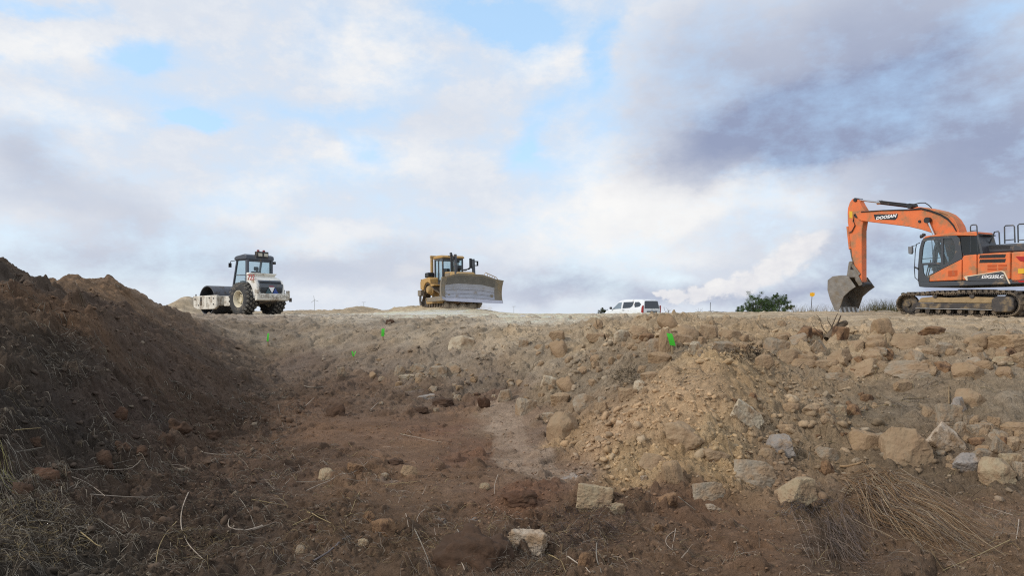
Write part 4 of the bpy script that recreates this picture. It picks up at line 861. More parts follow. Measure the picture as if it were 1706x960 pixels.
# ================================================================== MACHINES
class MB:
    """collects shapes into one mesh"""
    def __init__(s): s.v, s.f = [], []
    def add(s, vs, fs):
        o = len(s.v); s.v += [tuple(q) for q in vs]; s.f += [tuple(i+o for i in f) for f in fs]; return s
    def box(s, x0, x1, y0, y1, z0, z1):
        return s.add([(x0,y0,z0),(x1,y0,z0),(x1,y1,z0),(x0,y1,z0),(x0,y0,z1),(x1,y0,z1),(x1,y1,z1),(x0,y1,z1)], [(0,3,2,1),(4,5,6,7),(0,1,5,4),(1,2,6,5),(2,3,7,6),(3,0,4,7)])
    def obox(s, c, ax, ay, az, hx, hy, hz):
        c = Vector(c); ax, ay, az = Vector(ax).normalized(), Vector(ay).normalized(), Vector(az).normalized(); vs = []
        for k in (-1, 1):
            for i, j in ((-1,-1),(1,-1),(1,1),(-1,1)): vs.append(c+ax*hx*i+ay*hy*j+az*hz*k)
        return s.add(vs, [(0,3,2,1),(4,5,6,7),(0,1,5,4),(1,2,6,5),(2,3,7,6),(3,0,4,7)])
    def prism(s, poly, y0, y1, plane='xz'):
        a = sum(poly[i][0]*poly[(i+1) % len(poly)][1]-poly[(i+1) % len(poly)][0]*poly[i][1] for i in range(len(poly)))
        if a < 0: poly = poly[::-1]
        n_ = len(poly); f3 = (lambda p, t: (p[0], t, p[1])) if plane == 'xz' else ((lambda p, t: (t, p[0], p[1])) if plane == 'yz' else (lambda p, t: (p[0], p[1], t)))
        lo, hi = min(y0, y1), max(y0, y1)
        vs = [f3(p, lo) for p in poly]+[f3(p, hi) for p in poly]
        if plane == 'xz': fs = [tuple(range(n_)), tuple(range(2*n_-1, n_-1, -1))]+[(i, i+n_, (i+1) % n_+n_, (i+1) % n_) for i in range(n_)]
        else: fs = [tuple(range(n_-1, -1, -1)), tuple(range(n_, 2*n_))]+[(i, (i+1) % n_, (i+1) % n_+n_, i+n_) for i in range(n_)]
        return s.add(vs, fs)
    def cyl(s, p0, p1, r, n_=20, r2=None, caps=True):
        p0, p1 = Vector(p0), Vector(p1); d = (p1-p0).normalized(); u = d.cross(Vector((0, 0, 1)) if abs(d.z) < .9 else Vector((1, 0, 0))).normalized(); w_ = d.cross(u); r2 = r if r2 is None else r2
        vs = [p0+u*math.cos(a)*r+w_*math.sin(a)*r for a in [2*math.pi*i/n_ for i in range(n_)]]+[p1+u*math.cos(a)*r2+w_*math.sin(a)*r2 for a in [2*math.pi*i/n_ for i in range(n_)]]
        fs = [(i, (i+1) % n_, (i+1) % n_+n_, i+n_) for i in range(n_)]
        if caps: fs += [tuple(range(n_-1, -1, -1)), tuple(range(n_, 2*n_))]
        return s.add(vs, fs)
    def tube(s, pts, r, n_=8):
        pts = [Vector(p) for p in pts]; k = len(pts); vs = []; fs = []; up = Vector((0, 0, 1))
        for i, p in enumerate(pts):
            d = (pts[min(i+1, k-1)]-pts[max(i-1, 0)]).normalized(); u = d.cross(up)
            if u.length < .05: u = d.cross(Vector((0, 1, 0)))
            u.normalize(); w_ = d.cross(u)
            vs += [p+u*math.cos(2*math.pi*q/n_)*r+w_*math.sin(2*math.pi*q/n_)*r for q in range(n_)]
        for i in range(k-1): fs += [(i*n_+q, i*n_+(q+1) % n_, (i+1)*n_+(q+1) % n_, (i+1)*n_+q) for q in range(n_)]
        fs += [tuple(range(n_-1, -1, -1)), tuple(range((k-1)*n_, k*n_))]
        return s.add(vs, fs)
    def lathe(s, prof_, c, axis='y', n_=40):
        """profile of (radius, offset along the axis)"""
        vs = []; k = len(prof_); c = Vector(c)
        for i in range(n_):
            a = 2*math.pi*i/n_
            for r, t in prof_: vs.append(c+(Vector((math.cos(a)*r, t, math.sin(a)*r)) if axis == 'y' else Vector((t, math.cos(a)*r, math.sin(a)*r)) if axis == 'x' else Vector((math.cos(a)*r, math.sin(a)*r, t))))
        fs = [(i*k+j, ((i+1) % n_)*k+j, ((i+1) % n_)*k+j+1, i*k+j+1) for i in range(n_) for j in range(k-1)]
        return s.add(vs, fs)
    def build(s, name, m, parent=None, bevel=0, smooth=True, seg=2):
        me = bpy.data.meshes.new(name); me.from_pydata(s.v, [], s.f); me.update()
        bm = bmesh.new(); bm.from_mesh(me); bmesh.ops.recalc_face_normals(bm, faces=bm.faces); bm.to_mesh(me); bm.free()
        me.materials.append(m); o = bpy.data.objects.new(name, me); C.objects.link(o)
        if smooth:
            me.polygons.foreach_set('use_smooth', np.ones(len(me.polygons), bool)); me.set_sharp_from_angle(angle=math.radians(35))
        if bevel:
            b = o.modifiers.new('bevel', 'BEVEL'); b.width = bevel; b.segments = seg; b.limit_method = 'ANGLE'; b.angle_limit = math.radians(35)
        if parent is not None: o.parent = parent
        return o
def text(name, s, size, loc, rot, m, parent, extrude=.004, squash=1.0, shear=0, bold=0, align='CENTER'):
    cu = bpy.data.curves.new(name, 'FONT'); cu.body = s; cu.size = size; cu.extrude = extrude; cu.align_x = align; cu.align_y = 'CENTER'; cu.shear = shear; cu.offset = bold; cu.resolution_u = 3
    cu.materials.append(m); tmp = bpy.data.objects.new('tmp', cu); C.objects.link(tmp); bpy.context.view_layer.update(); me = bpy.data.meshes.new_from_object(tmp.evaluated_get(bpy.context.evaluated_depsgraph_get())); bpy.data.objects.remove(tmp); me.name = name; o = bpy.data.objects.new(name, me); C.objects.link(o); o.parent = parent; o.location = loc; o.rotation_euler = rot; o.scale = (squash, 1, 1); return o
class Frame:
    """a machine standing on the ground; tr() carries an outline point read off the photo onto one of its own planes"""
    def __init__(s, name, loc, th, pitch=0, roll=0):
        s.o = empty(name, loc, th, roll, -pitch); s.o.rotation_mode = 'XYZ'
        s.M = Matrix.Translation(Vector(loc)) @ (s.o.rotation_euler.to_matrix().to_4x4()); s.I = s.M.inverted()
        s.c = s.I @ Vector((0, 0, CAMZ)); s.crop = (0, 0, 1)
    def ray(s, x, y):
        px = s.crop[0]+x/s.crop[2]; py = s.crop[1]+y/s.crop[2]
        return s.I.to_3x3() @ Vector(((px-CX)/F, 1, -(py-HY)/F))
    def tr(s, x, y, Y): d = s.ray(x, y); t = (Y-s.c.y)/d.y; p = s.c+d*t; return (p.x, p.z)
    def trx(s, x, y, X): d = s.ray(x, y); t = (X-s.c.x)/d.x; p = s.c+d*t; return (p.y, p.z)
    def poly(s, pts, Y): return [s.tr(a, b, Y) for a, b in pts]
mudc = rgb(140, 122, 98); dmud = rgb(96, 82, 68)
def paint(name, c, r=.38, dirt=mudc, amt=.25, **k): return mat(name, rgb(*c), r, 0, .05, 3, .12, 40, dirt, amt, 2.2, .5, **k)
ORANGE = paint('orange_paint', (224, 116, 62), .55, rgb(166, 122, 88), .5); GREYP = paint('dark_grey_paint', (66, 70, 76), .42, mudc, .2); BLACKM = paint('black_plastic', (34, 36, 40), .5, dmud, .15)
STEEL = mat('worn_steel', rgb(126, 122, 118), .5, .6, .25, 6, .3, 30, dmud, .45, 3); BKT = mat('muddy_bucket_steel', rgb(132, 127, 120), .6, .3, .3, 3, .6, 14, rgb(128, 116, 100), .5, 2.5)
TRK = mat('dusty_track_steel', rgb(86, 78, 70), .75, .25, .3, 6, .5, 25, rgb(140, 124, 102), .5, 3); TRKF = mat('mud_caked_frame', rgb(74, 70, 68), .75, .1, .25, 4, .5, 20, rgb(150, 130, 98), .35, 2)
MUDTOP = mat('caked_mud', rgb(160, 138, 104), .95, 0, .2, 5, 1, 20); RUB = mat('dusty_rubber', rgb(62, 62, 62), .85, 0, .15, 5, .2, 30, rgb(120, 112, 100), .3, 4); RUBL = mat('grey_dusty_tread', rgb(112, 108, 100), .9, 0, .2, 8, .2, 30); RUBD = mat('dark_rubber', rgb(44, 45, 47), .8, 0, .15, 6)
CHROME = mat('chrome_rod', rgb(200, 200, 204), .2, 1, .03); WHITEL = mat('white_lettering', rgb(235, 235, 235), .5, 0, .02); REDL = mat('red_lettering', rgb(170, 30, 30), .5, 0, .02)
YEL = mat('yellow_decal', rgb(222, 176, 40), .5, 0, .03); SILVER = mat('silver_strip', rgb(190, 188, 184), .4, .5, .05); SEAT = mat('seat_fabric', rgb(40, 40, 44), .9, 0, .1)
def glass(name, c=(.55, .68, .72), a=.55):
    m = bpy.data.materials.new(name); m.use_nodes = True; nn = m.node_tree.nodes; LL = m.node_tree.links; nn.clear()
    o = nn.new('ShaderNodeOutputMaterial'); t = nn.new('ShaderNodeBsdfTransparent'); t.inputs[0].default_value = (*c, 1); g = nn.new('ShaderNodeBsdfGlossy'); g.inputs['Roughness'].default_value = .04; g.inputs[0].default_value = (.9, .95, 1, 1)
    d = nn.new('ShaderNodeBsdfDiffuse'); d.inputs[0].default_value = (.35, .38, .38, 1); lw = nn.new('ShaderNodeLayerWeight'); lw.inputs[0].default_value = .5; pw = nn.new('ShaderNodeMath'); pw.operation = 'POWER'; pw.inputs[1].default_value = 4; LL.new(lw.outputs['Facing'], pw.inputs[0]); fr = nn.new('ShaderNodeMath'); fr.operation = 'MULTIPLY_ADD'; fr.inputs[1].default_value = .4; fr.inputs[2].default_value = .03; LL.new(pw.outputs[0], fr.inputs[0])
    m1 = nn.new('ShaderNodeMixShader'); m2 = nn.new('ShaderNodeMixShader'); m1.inputs[0].default_value = 1-a; LL.new(t.outputs[0], m1.inputs[1]); LL.new(d.outputs[0], m1.inputs[2])
    LL.new(fr.outputs[0], m2.inputs[0]); LL.new(m1.outputs[0], m2.inputs[1]); LL.new(g.outputs[0], m2.inputs[2]); LL.new(m2.outputs[0], o.inputs[0]); return m
GL = glass('cab_glass', (.88, .94, .95), .95); GLD = glass('tinted_glass', (.10, .12, .14), .95)

def shoes(path, halfw, pitch, th, grous, name, m, parent, y):
    """crawler belt: separate shoes set out along a closed path, in one mesh"""
    pts = [Vector((a, 0, b)) for a, b in path]; pts.append(pts[0]); mb = MB(); L_ = sum((pts[i+1]-pts[i]).length for i in range(len(pts)-1)); k = max(3, round(L_/pitch)); st = L_/k
    cum = [0]
    for i in range(len(pts)-1): cum.append(cum[-1]+(pts[i+1]-pts[i]).length)
    def pos(s_):
        s_ %= L_; i = max(j for j in range(len(cum)-1) if cum[j] <= s_+1e-9); t = (s_-cum[i])/max(1e-6, cum[i+1]-cum[i]); return pts[i].lerp(pts[i+1], t)
    for i in range(k):
        a = pos(i*st-.01); b = pos(i*st+.01); c = pos(i*st); a, b = pos(i*st-st*.4), pos(i*st+st*.4); d = (b-a).normalized(); nrm = Vector((-d.z, 0, d.x)); c = (a+b+c)/3
        mb.obox(c+Vector((0, y, 0)), d, (0, 1, 0), nrm, st*.47, halfw, th*.5)
        for g in (-.36, 0, .36) if grous > 1 else (.36,): mb.obox(c+d*st*g+nrm*(th*.5+.018)+Vector((0, y, 0)), d, (0, 1, 0), nrm, .011 if grous > 1 else .02, halfw*.98, .02 if grous > 1 else .04)
        mb.obox(c-nrm*(th*.5+.035)+Vector((0, y, 0)), d, (0, 1, 0), nrm, st*.36, .05, .04)
        mb.obox(c-nrm*(th*.5+.035)+Vector((0, y+.11, 0)), d, (0, 1, 0), nrm, st*.3, .025, .05); mb.obox(c-nrm*(th*.5+.035)+Vector((0, y-.11, 0)), d, (0, 1, 0), nrm, st*.3, .025, .05)
    return mb.build(name, m, parent, 0, False)
def arc(cx, cz, r, a0, a1, n_=12): return [(cx+r*math.cos(math.radians(a0+(a1-a0)*i/n_)), cz+r*math.sin(math.radians(a0+(a1-a0)*i/n_))) for i in range(n_+1)]
def solve(th, p, q):
    """where a machine heading th must stand for two of its points to lie on two photo columns"""
    f = (math.cos(th), math.sin(th)); l = (-f[1], f[0]); rows = []
    for x, y, px in (p, q):
        t = (px-CX)/F; ox = x*f[0]+y*l[0]; oy = x*f[1]+y*l[1]; rows.append((1, -t, t*oy-ox))
    (a, b, c), (d, e, g) = rows; det = a*e-b*d; return ((c*e-b*g)/det, (a*g-c*d)/det)

# ------------------------------------------------------------------ orange crawler excavator
def excavator():
    th = math.radians(180-64); cx, cy = solve(th, (1.83, 1.5, 1507.5), (-1.83, 1.5, 1677))
    fwd = Vector((math.cos(th), math.sin(th), 0)); z0 = gz(cx, cy); zi = CAMZ-(525.5-HY)*(cy+1.5*.8)/F; zs = CAMZ-(530.5-HY)*(cy-1.83)/F
    pitch = math.atan((zi-zs)/3.66)
    fr = Frame('excavator', (cx, cy, (zi+zs)/2), th, pitch); r = fr.o; fr.crop = (1360, 310, 4.0); tr = fr.tr; pl = fr.poly
    tag(r, 'orange crawler excavator with dark grey cab, its bucket set down on the plateau', 'excavator')
    # undercarriage
    for sgn, yy in ((1, 1.19), (-1, -1.19)):
        path = arc(-1.83, .48, .40, 270, 90, 14)+[(-1.2, .885), (-.7, .89), (0, .875), (.7, .87), (1.3, .82)]+arc(1.83, .45, .375, 90, -90, 14)[1:]+[(1.2, .06), (0, .06), (-1.2, .06)]
        tk = shoes(path[::-1], .30, .19, .03, 3, 'track', TRK, r, yy)
        MB().lathe([(0, -.12), (.12, -.12), (.13, -.09), (.30, -.07), (.345, -.06), (.345, .06), (.30, .07), (.13, .09), (.12, .16), (0, .16)], (1.83, yy, .45), 'y', 28).build('idler', TRKF, tk)
        MB().lathe([(0, -.1), (.36, -.05), (.36, .05), (.24, .10), (.24, .24), (.2, .3), (0, .3)], (-1.83, yy, .48), 'y', 28).build('sprocket', TRKF, tk)
        MB().prism([(-2.06, .33), (-1.98, .22), (-1.45, .2), (-1.35, .3), (-1.35, .66), (-1.5, .76), (-1.95, .74), (-2.05, .66)], yy+.16*sgn, yy+.37*sgn).build('drive_guard', TRKF, tk, .04)
        MB().prism([(-1.45, .3), (1.42, .3), (1.42, .50), (-1.45, .50)], yy-.26, yy+.27*sgn if sgn > 0 else yy+.26).build('track_frame', TRKF, tk, .02)
        MB().prism([(-1.45, .505), (1.40, .505), (1.36, .60), (1.28, .69), (.9, .73), (.2, .70), (-.6, .74), (-1.4, .72)], yy-.2, yy+.2).build('caked_mud', MUDTOP, tk, .03)
        MB().box(-1.46, 1.43, yy+.262*sgn-.012, yy+.262*sgn+.016, .275, .297).build('wear_strip', SILVER, tk)
        for k in range(8): MB().lathe([(0, -.19), (.09, -.19), (.09, -.12), (.12, -.11), (.12, -.07), (.08, -.05), (.08, .05), (.12, .07), (.12, .11), (.09, .12), (.09, .22), (0, .22)], (-1.38+k*.395, yy, .20), 'y', 16).build('bottom_roller', TRK, tk)
        for k in (-.62, .72): MB().cyl((k, yy-.15, .77), (k, yy+.24, .77), .085, 16).build('carrier_roller', TRKF, tk)
    MB().box(-.9, .9, -.95, .95, .42, .78).build('centre_frame', TRKF, r, .05)
    MB().cyl((0, 0, .75), (0, 0, 1.02), .62, 36).build('slew_ring', BLACKM, r)
    Y0 = 1.36
    base = pl([(676, 640), (684, 672), (720, 675), (1000, 666), (1290, 655), (1420, 650), (1420, 618), (1290, 622), (1000, 632), (760, 640)], Y0)
    MB().prism(base, -1.36, Y0).build('base_frame', GREYP, r, .03)
    # side housing with hood
    low = pl([(752, 636), (755, 600), (850, 548), (968, 488), (968, 628)], Y0)
    b1 = MB().prism(low, .25, Y0+.005).build('cab_side_panel', ORANGE, r, .025)
    hood = pl([(972, 628), (972, 475), (985, 463), (1066, 455), (1068, 625)], Y0)
    MB().prism(hood, .0, Y0+.005).build('tank_housing', ORANGE, r, .035)
    h2 = MB().prism(pl([(1072, 625), (1072, 455), (1130, 450), (1290, 440), (1292, 620)], Y0), -1.36, Y0+.005).build('engine_housing', ORANGE, r, .035)
    xr = tr(1296, 500, Y0)[0]; zt = tr(1296, 440, Y0)[1]; zb = tr(1296, 655, Y0)[1]
    cw = MB(); prof2 = [(xr, -1.36), (xr-.35, -1.36), (xr-.72, -1.1), (xr-.92, -.5), (xr-.96, 0), (xr-.92, .5), (xr-.72, 1.1), (xr-.35, Y0), (xr, Y0)]
    cw.prism([(a, b) for a, b in prof2], zb+.02, zt, 'xy'); cwo = cw.build('counterweight', ORANGE, r, .06)
    MB().prism(pl([(1338, 470), (1420, 470), (1420, 505), (1365, 500)], Y0-.08), Y0-.07, Y0+.015).build('red_decal', REDL, cwo)
    MB().prism(pl([(1345, 552), (1384, 550), (1384, 584), (1345, 584)], Y0), Y0-.03, Y0+.012).build('yellow_decal', YEL, cwo)
    MB().prism(pl([(1346, 630), (1400, 628), (1400, 643), (1350, 643)], Y0), Y0-.03, Y0+.012).build('red_decal', REDL, cwo)
    # dark engine cover on top with louvres
    ec = MB().prism(pl([(1106, 452), (1108, 425), (1128, 400), (1180, 390), (1420, 378), (1420, 436), (1290, 438)], .9), -.95, .9).build('engine_cover', GREYP, r, .05)
    q = MB()
    for i in range(15):
        a = 1145+i*9.6; (xa, za), (xb, zb2) = tr(a, 420, .9), tr(a+7, 396, .9); q.add([(xa, .906, za), (xa-.035, .906, za), (xb-.035, .906, zb2), (xb, .906, zb2), (xa, .895, za), (xa-.035, .895, za), (xb-.035, .895, zb2), (xb, .895, zb2)], [(0,1,2,3),(4,7,6,5),(0,4,5,1),(1,5,6,2),(2,6,7,3),(3,7,4,0)])
    q.build('louvre_slots', RUBD, ec)
    q = MB()
    for row, (ya, yb) in enumerate(((482, 460), (513, 490))):
        for i in range(17):
            a = 1086+i*10.2; dy = -i*.25; (xa, za), (xb, zb2) = tr(a, ya+dy, Y0), tr(a+6, yb+dy, Y0); q.add([(xa, Y0+.012, za), (xa-.045, Y0+.012, za), (xb-.045, Y0+.012, zb2), (xb, Y0+.012, zb2), (xa, Y0-.02, za), (xa-.045, Y0-.02, za), (xb-.045, Y0-.02, zb2), (xb, Y0-.02, zb2)], [(0,1,2,3),(4,7,6,5),(0,4,5,1),(1,5,6,2),(2,6,7,3),(3,7,4,0)])
    q.build('louvre_slots', RUBD, h2)
    GRL = paint('orange_mesh_grille', (186, 82, 34), .7)
    for bx in ((1142, 1202, 526, 540), (1214, 1270, 524, 538), (1142, 1202, 548, 562), (1214, 1270, 546, 560)):
        MB().prism(pl([(bx[0], bx[2]), (bx[1], bx[2]-1), (bx[1], bx[3]-1), (bx[0], bx[3])], Y0), Y0-.01, Y0+.014).build('grille', GRL, h2)
    MB().prism(pl([(880, 566), (940, 562), (940, 598), (880, 604)], Y0), Y0-.01, Y0+.016).build('grille', GRL, b1)
    MB().prism(pl([(1108, 600), (1150, 596)][::-1]+[(1108, 604)], Y0), Y0-.01, Y0+.006).build('latch', GREYP, h2)
    dcl = MB().prism(pl([(1008, 606), (1232, 572), (1250, 578), (1280, 632), (1008, 632)], Y0+.012), Y0-.005, Y0+.016).build('side_decal', GREYP, h2)
    MB().prism(pl([(984, 604), (1000, 600), (1240, 565), (1256, 572), (1294, 652), (1284, 652), (1248, 577), (1232, 571), (1006, 606), (1010, 630), (1000, 630)], Y0+.012), Y0-.005, Y0+.020).build('decal_outline', mat('cream_strip', rgb(214, 196, 170), .5, 0, .03), h2)
    pa = tr(1175, 606, Y0); hgt = tr(1175, 596, Y0)[1]-tr(1175, 617, Y0)[1]
    text('lettering', 'DX235LC', hgt*1.35, (pa[0], Y0+.028, pa[1]), (math.pi/2, 0, math.pi), WHITEL, dcl, .003, 1.15, .25, .006)
    for a in (1068.5, 1292.5):
        (xa, za), (xb, zb2) = tr(a, 625, Y0), tr(a, 448, Y0)
    # cab
    yc0, yc1 = .36, 1.34
    CABF = GREYP
    out = [(676, 640), (678, 560), (690, 420), (704, 368), (724, 346), (760, 338), (930, 328), (955, 350), (972, 470), (968, 486), (850, 546), (755, 598), (750, 640)]
    g1 = [(700, 498), (710, 405), (720, 372), (735, 362), (822, 358), (830, 360), (830, 508), (700, 514)]
    g2 = [(708, 528), (830, 522), (826, 556), (738, 600), (722, 596), (712, 578)]
    g3 = [(846, 350), (900, 348), (916, 366), (926, 395), (924, 445), (908, 492), (848, 524)]
    cabx = pl(out, yc1)
    xs = [p[0] for p in cabx]; x1 = max(xs); xb_ = tr(962, 400, yc1)[0]; ztop = tr(760, 340, yc1)[1]; zbot = tr(750, 640, yc1)[1]
    cab = MB()
    def ring(mb, A_, B_, y0, y1):
        """bars following a polygon A_ (list of points), each a slim prism towards the matching inner point"""
    def frame_bars(mb, pts, w_, y0, y1, closed=True):
        k = len(pts)
        for i in range(k if closed else k-1):
            a, b = Vector((pts[i][0], 0, pts[i][1])), Vector((pts[(i+1) % k][0], 0, pts[(i+1) % k][1])); d = (b-a)
            if d.length < .01: continue
            mb.obox((a+b)/2+Vector((0, (y0+y1)/2, 0)), d, (0, 1, 0), d.cross(Vector((0, 1, 0))), d.length/2+w_*.3, abs(y1-y0)/2, w_/2)
    # shell of the visible side = outline minus openings, made from filled strips
    def plate_with_holes(name, outer, holes, y0, y1, m, parent, bevel=.008):
        bm = bmesh.new(); loops = []
        for lp in [outer]+holes:
            vs = [bm.verts.new((a, y1, b)) for a, b in lp]
            for i in range(len(vs)): bm.edges.new((vs[i], vs[(i+1) % len(vs)]))
        bmesh.ops.triangle_fill(bm, use_beauty=True, use_dissolve=False, edges=bm.edges[:], normal=(0, 1, 0))
        r_ = bmesh.ops.extrude_face_region(bm, geom=bm.faces[:]); vs = [e for e in r_['geom'] if isinstance(e, bmesh.types.BMVert)]
        for v in vs: v.co.y = y0
        bmesh.ops.recalc_face_normals(bm, faces=bm.faces); me = bpy.data.meshes.new(name); bm.to_mesh(me); bm.free(); me.materials.append(m); o = bpy.data.objects.new(name, me); C.objects.link(o); o.parent = parent; return o
    H1, H2, H3 = pl(g1, yc1), pl(g2, yc1), pl(g3, yc1)
    cabo = plate_with_holes('cab', cabx, [H1, H2, H3], yc1-.06, yc1, CABF, r)
    plate_with_holes('cab_wall', cabx, [H1, H2, H3], yc0, yc0+.05, CABF, cabo)
    for hh in (H1, H2, H3):
        MB().prism(hh, yc1-.032, yc1-.026).build('window', GL if hh is not H3 else glass('dim_glass', (.55, .6, .62), .9), cabo)
        MB().prism(hh, yc0+.02, yc0+.026).build('window', GL, cabo)
    # posts, windscreen, back wall, floor joining the two sides
    fa = [tr(a, b, yc1) for a, b in ((678, 560), (690, 420), (704, 368), (724, 346))]
    for t in (yc0+.06, yc1-.07):
        q = MB()
        for i in range(3): q.obox(Vector(((fa[i][0]+fa[i+1][0])/2, t, (fa[i][1]+fa[i+1][1])/2)), (fa[i+1][0]-fa[i][0], 0, fa[i+1][1]-fa[i][1]), (0, 1, 0), (fa[i+1][1]-fa[i][1], 0, -(fa[i+1][0]-fa[i][0])), .5*math.dist(fa[i], fa[i+1])+.01, .035, .04)
        q.build('front_post', CABF, cabo)
    MB().add([(fa[0][0]-.01, yc0+.1, fa[0][1]), (fa[0][0]-.01, yc1-.11, fa[0][1]), (fa[2][0]-.02, yc1-.11, fa[2][1]), (fa[2][0]-.02, yc0+.1, fa[2][1])], [(0, 1, 2, 3)]).build('windscreen', GL, cabo)
    MB().box(tr(750, 640, yc1)[0]-.9, x1-.03, yc0+.05, yc1-.06, zbot, zbot+.12).build('cab_floor', BLACKM, cabo)
    roof = pl([(708, 352), (728, 334), (850, 317), (1000, 306), (1066, 304), (1072, 328), (1066, 332), (930, 330), (760, 339), (722, 350)], yc1)
    rf = MB().prism(roof, yc0-.02, yc1+.015).build('roof', ORANGE, cabo, .03)
    rw = pl([(960, 338), (1068, 333), (1098, 438), (1098, 456), (984, 462), (972, 440)], yc1-.02)
    MB().prism(rw, yc0+.02, yc1-.02).build('rear_window', GLD, cabo)
    MB().prism(pl([(1066, 325), (1078, 325), (1110, 440), (1110, 458), (1096, 458)], yc1-.02), yc0, yc1-.01).build('rear_post', CABF, cabo, .01)
    MB().prism(pl([(1070, 316), (1102, 320), (1100, 327), (1070, 328)], yc1-.02), yc0+.1, yc1-.1).build('roof_visor', BLACKM, cabo)
    # seat and levers
    sx_ = tr(870, 470, .85)[0]; sz = zbot+.75
    q = MB(); q.box(sx_-.25, sx_+.25, .6, 1.1, zbot+.45, zbot+.6); q.box(sx_-.32, sx_-.2, .6, 1.1, zbot+.55, zbot+1.15); q.box(sx_-.3, sx_-.2, .72, .98, zbot+1.18, zbot+1.38); q.build('seat', SEAT, cabo, .04)
    q = MB(); q.box(sx_-.1, sx_+.45, 1.12, 1.22, zbot+.55, zbot+.68); q.tube([(sx_+.4, 1.17, zbot+.66), (sx_+.42, 1.17, zbot+.85)], .02); q.tube([(sx_+.75, .85, zbot+.1), (sx_+.6, .85, zbot+.7)], .02); q.tube([(sx_+.75, .95, zbot+.1), (sx_+.62, .95, zbot+.72)], .02); q.build('control_lever', BLACKM, cabo)
    p1 = tr(764, 358, yc1); p2 = tr(774, 505, yc1)
    MB().tube([(p1[0], yc1-.05, p1[1]), (tr(768, 430, yc1)[0], yc1-.05, tr(768, 430, yc1)[1]), (p2[0], yc1-.05, p2[1])], .012).build('wiper', BLACKM, cabo)
    a, b = tr(700, 486, yc1), tr(830, 476, yc1); MB().tube([(a[0], yc1-.05, a[1]), (b[0], yc1-.05, b[1])], .014).build('window_bar', BLACKM, cabo)
    # mirror, grab rail, lamps
    rail = MB(); y_ = yc1+.05; pr = [tr(*p, y_) for p in ((690, 378), (668, 388), (660, 430), (654, 560), (658, 612), (676, 626))]; rail.tube([(p[0], y_, p[1]) for p in pr], .016); rail.tube([(tr(652, 540, y_)[0], y_, tr(652, 540, y_)[1]), (tr(676, 552, y_)[0], y_-.04, tr(676, 552, y_)[1])], .03)
    rail.build('grab_rail', BLACKM, cabo)
    m_ = MB().tube([(tr(668, 394, y_)[0], y_, tr(668, 394, y_)[1]), (tr(640, 402, y_)[0], y_+.05, tr(640, 402, y_)[1])], .014).build('mirror_arm', BLACKM, cabo)
    MB().prism(pl([(614, 404), (640, 403), (642, 440), (636, 455), (618, 452)], y_+.05), y_-.02, y_+.1).build('mirror', paint('mirror_shell', (120, 122, 126), .4), cabo, .02)
    def lamp(cr, Y, par, nm='work_lamp', rr=.07):
        p = tr(cr[0], cr[1], Y); o = MB().lathe([(0, -.04), (rr*.7, -.04), (rr, .03), (rr, .05), (0, .05)], (p[0], Y, p[1]), 'x', 16).build(nm, BLACKM, par); return o
    lamp((704, 336), 1.15, cabo); lamp((718, 326), .9, cabo)
    # rails behind the cab
    q = MB()
    for Y in (1.30,): q.tube([(tr(*p, Y)[0], Y, tr(*p, Y)[1]) for p in ((1031, 440), (1027, 275), (1032, 262), (1045, 258), (1064, 258), (1070, 268), (1073, 330), (1078, 440))], .022); q.tube([(tr(1028, 300, Y)[0], Y, tr(1028, 300, Y)[1]), (tr(1072, 296, Y)[0], Y, tr(1072, 296, Y)[1])], .016)
    q.build('handrail', GREYP, r)
    MB().prism(pl([(1038, 408), (1094, 404), (1108, 408), (1108, 424), (1040, 428)], 1.2), .95, 1.3).build('step', TRKF, r, .01)
    for pts in (((1150, 392), (1188, 306), (1212, 302), (1218, 310), (1222, 388)), ((1256, 384), (1254, 272), (1262, 264), (1312, 262), (1320, 270), (1324, 378)), ((1346, 378), (1343, 262), (1352, 254), (1420, 250))):
        Y = .75; q = MB(); q.tube([(tr(*p, Y)[0], Y, tr(*p, Y)[1]) for p in pts], .024)
        if pts[0][0] > 1200: q.tube([(tr(pts[0][0], 362, Y)[0], Y, tr(pts[0][0], 362, Y)[1]), (tr(min(pts[-1][0], 1420), 356, Y)[0], Y, tr(pts[-1][0], 356, Y)[1])], .018)
        q.build('handrail', GREYP, r)
    # boom
    hb = .26
    top = [(256, 180), (300, 166), (420, 160), (560, 157), (640, 150), (672, 138), (700, 140), (760, 150), (830, 166), (880, 188), (915, 220), (940, 262), (958, 320), (970, 470)]
    bot = [(870, 470), (850, 380), (815, 335), (760, 310), (700, 291), (620, 272), (480, 254), (340, 238), (298, 232), (280, 222)]
    bm_ = MB().prism(pl(top+bot, hb), -hb, hb).build('boom', ORANGE, r, .03)
    plate = MB().prism(pl([(382, 189), (545, 186), (540, 210), (525, 226), (392, 223)], hb+.004), hb-.01, hb+.010).build('name_plate', BLACKM, bm_)
    pa = tr(464, 207, hb+.01); pz = tr(464, 196, hb)[1]-tr(464, 219, hb)[1]
    t_ = text('lettering', 'DOOSAN', pz*1.2, (pa[0], hb+.018, pa[1]), (math.pi/2, 0, math.pi), WHITEL, plate, .003, 1.22, .25, .008)
    t_.rotation_euler = (math.pi/2, math.radians(-1.5), math.pi)
    # hoses over the boom
    q = MB()
    for k, dy in enumerate((-3, 4, 11)):
        Y = hb*.5-.12*k; pts = [(300, 172+dy*.3), (450, 162), (620, 158+dy*.4), (700, 150+dy), (760, 165+dy), (830, 190+dy), (880, 222+dy), (915, 262+dy), (935, 300)]
        q.tube([(tr(*p, hb)[0], hb+.02+.012*k if k < 2 else Y, tr(*p, hb)[1]) for p in pts], .018)
    q.tube([(tr(*p, .1)[0], .1, tr(*p, .1)[1]) for p in ((650, 122), (690, 112), (725, 112), (750, 128), (768, 146))], .02)
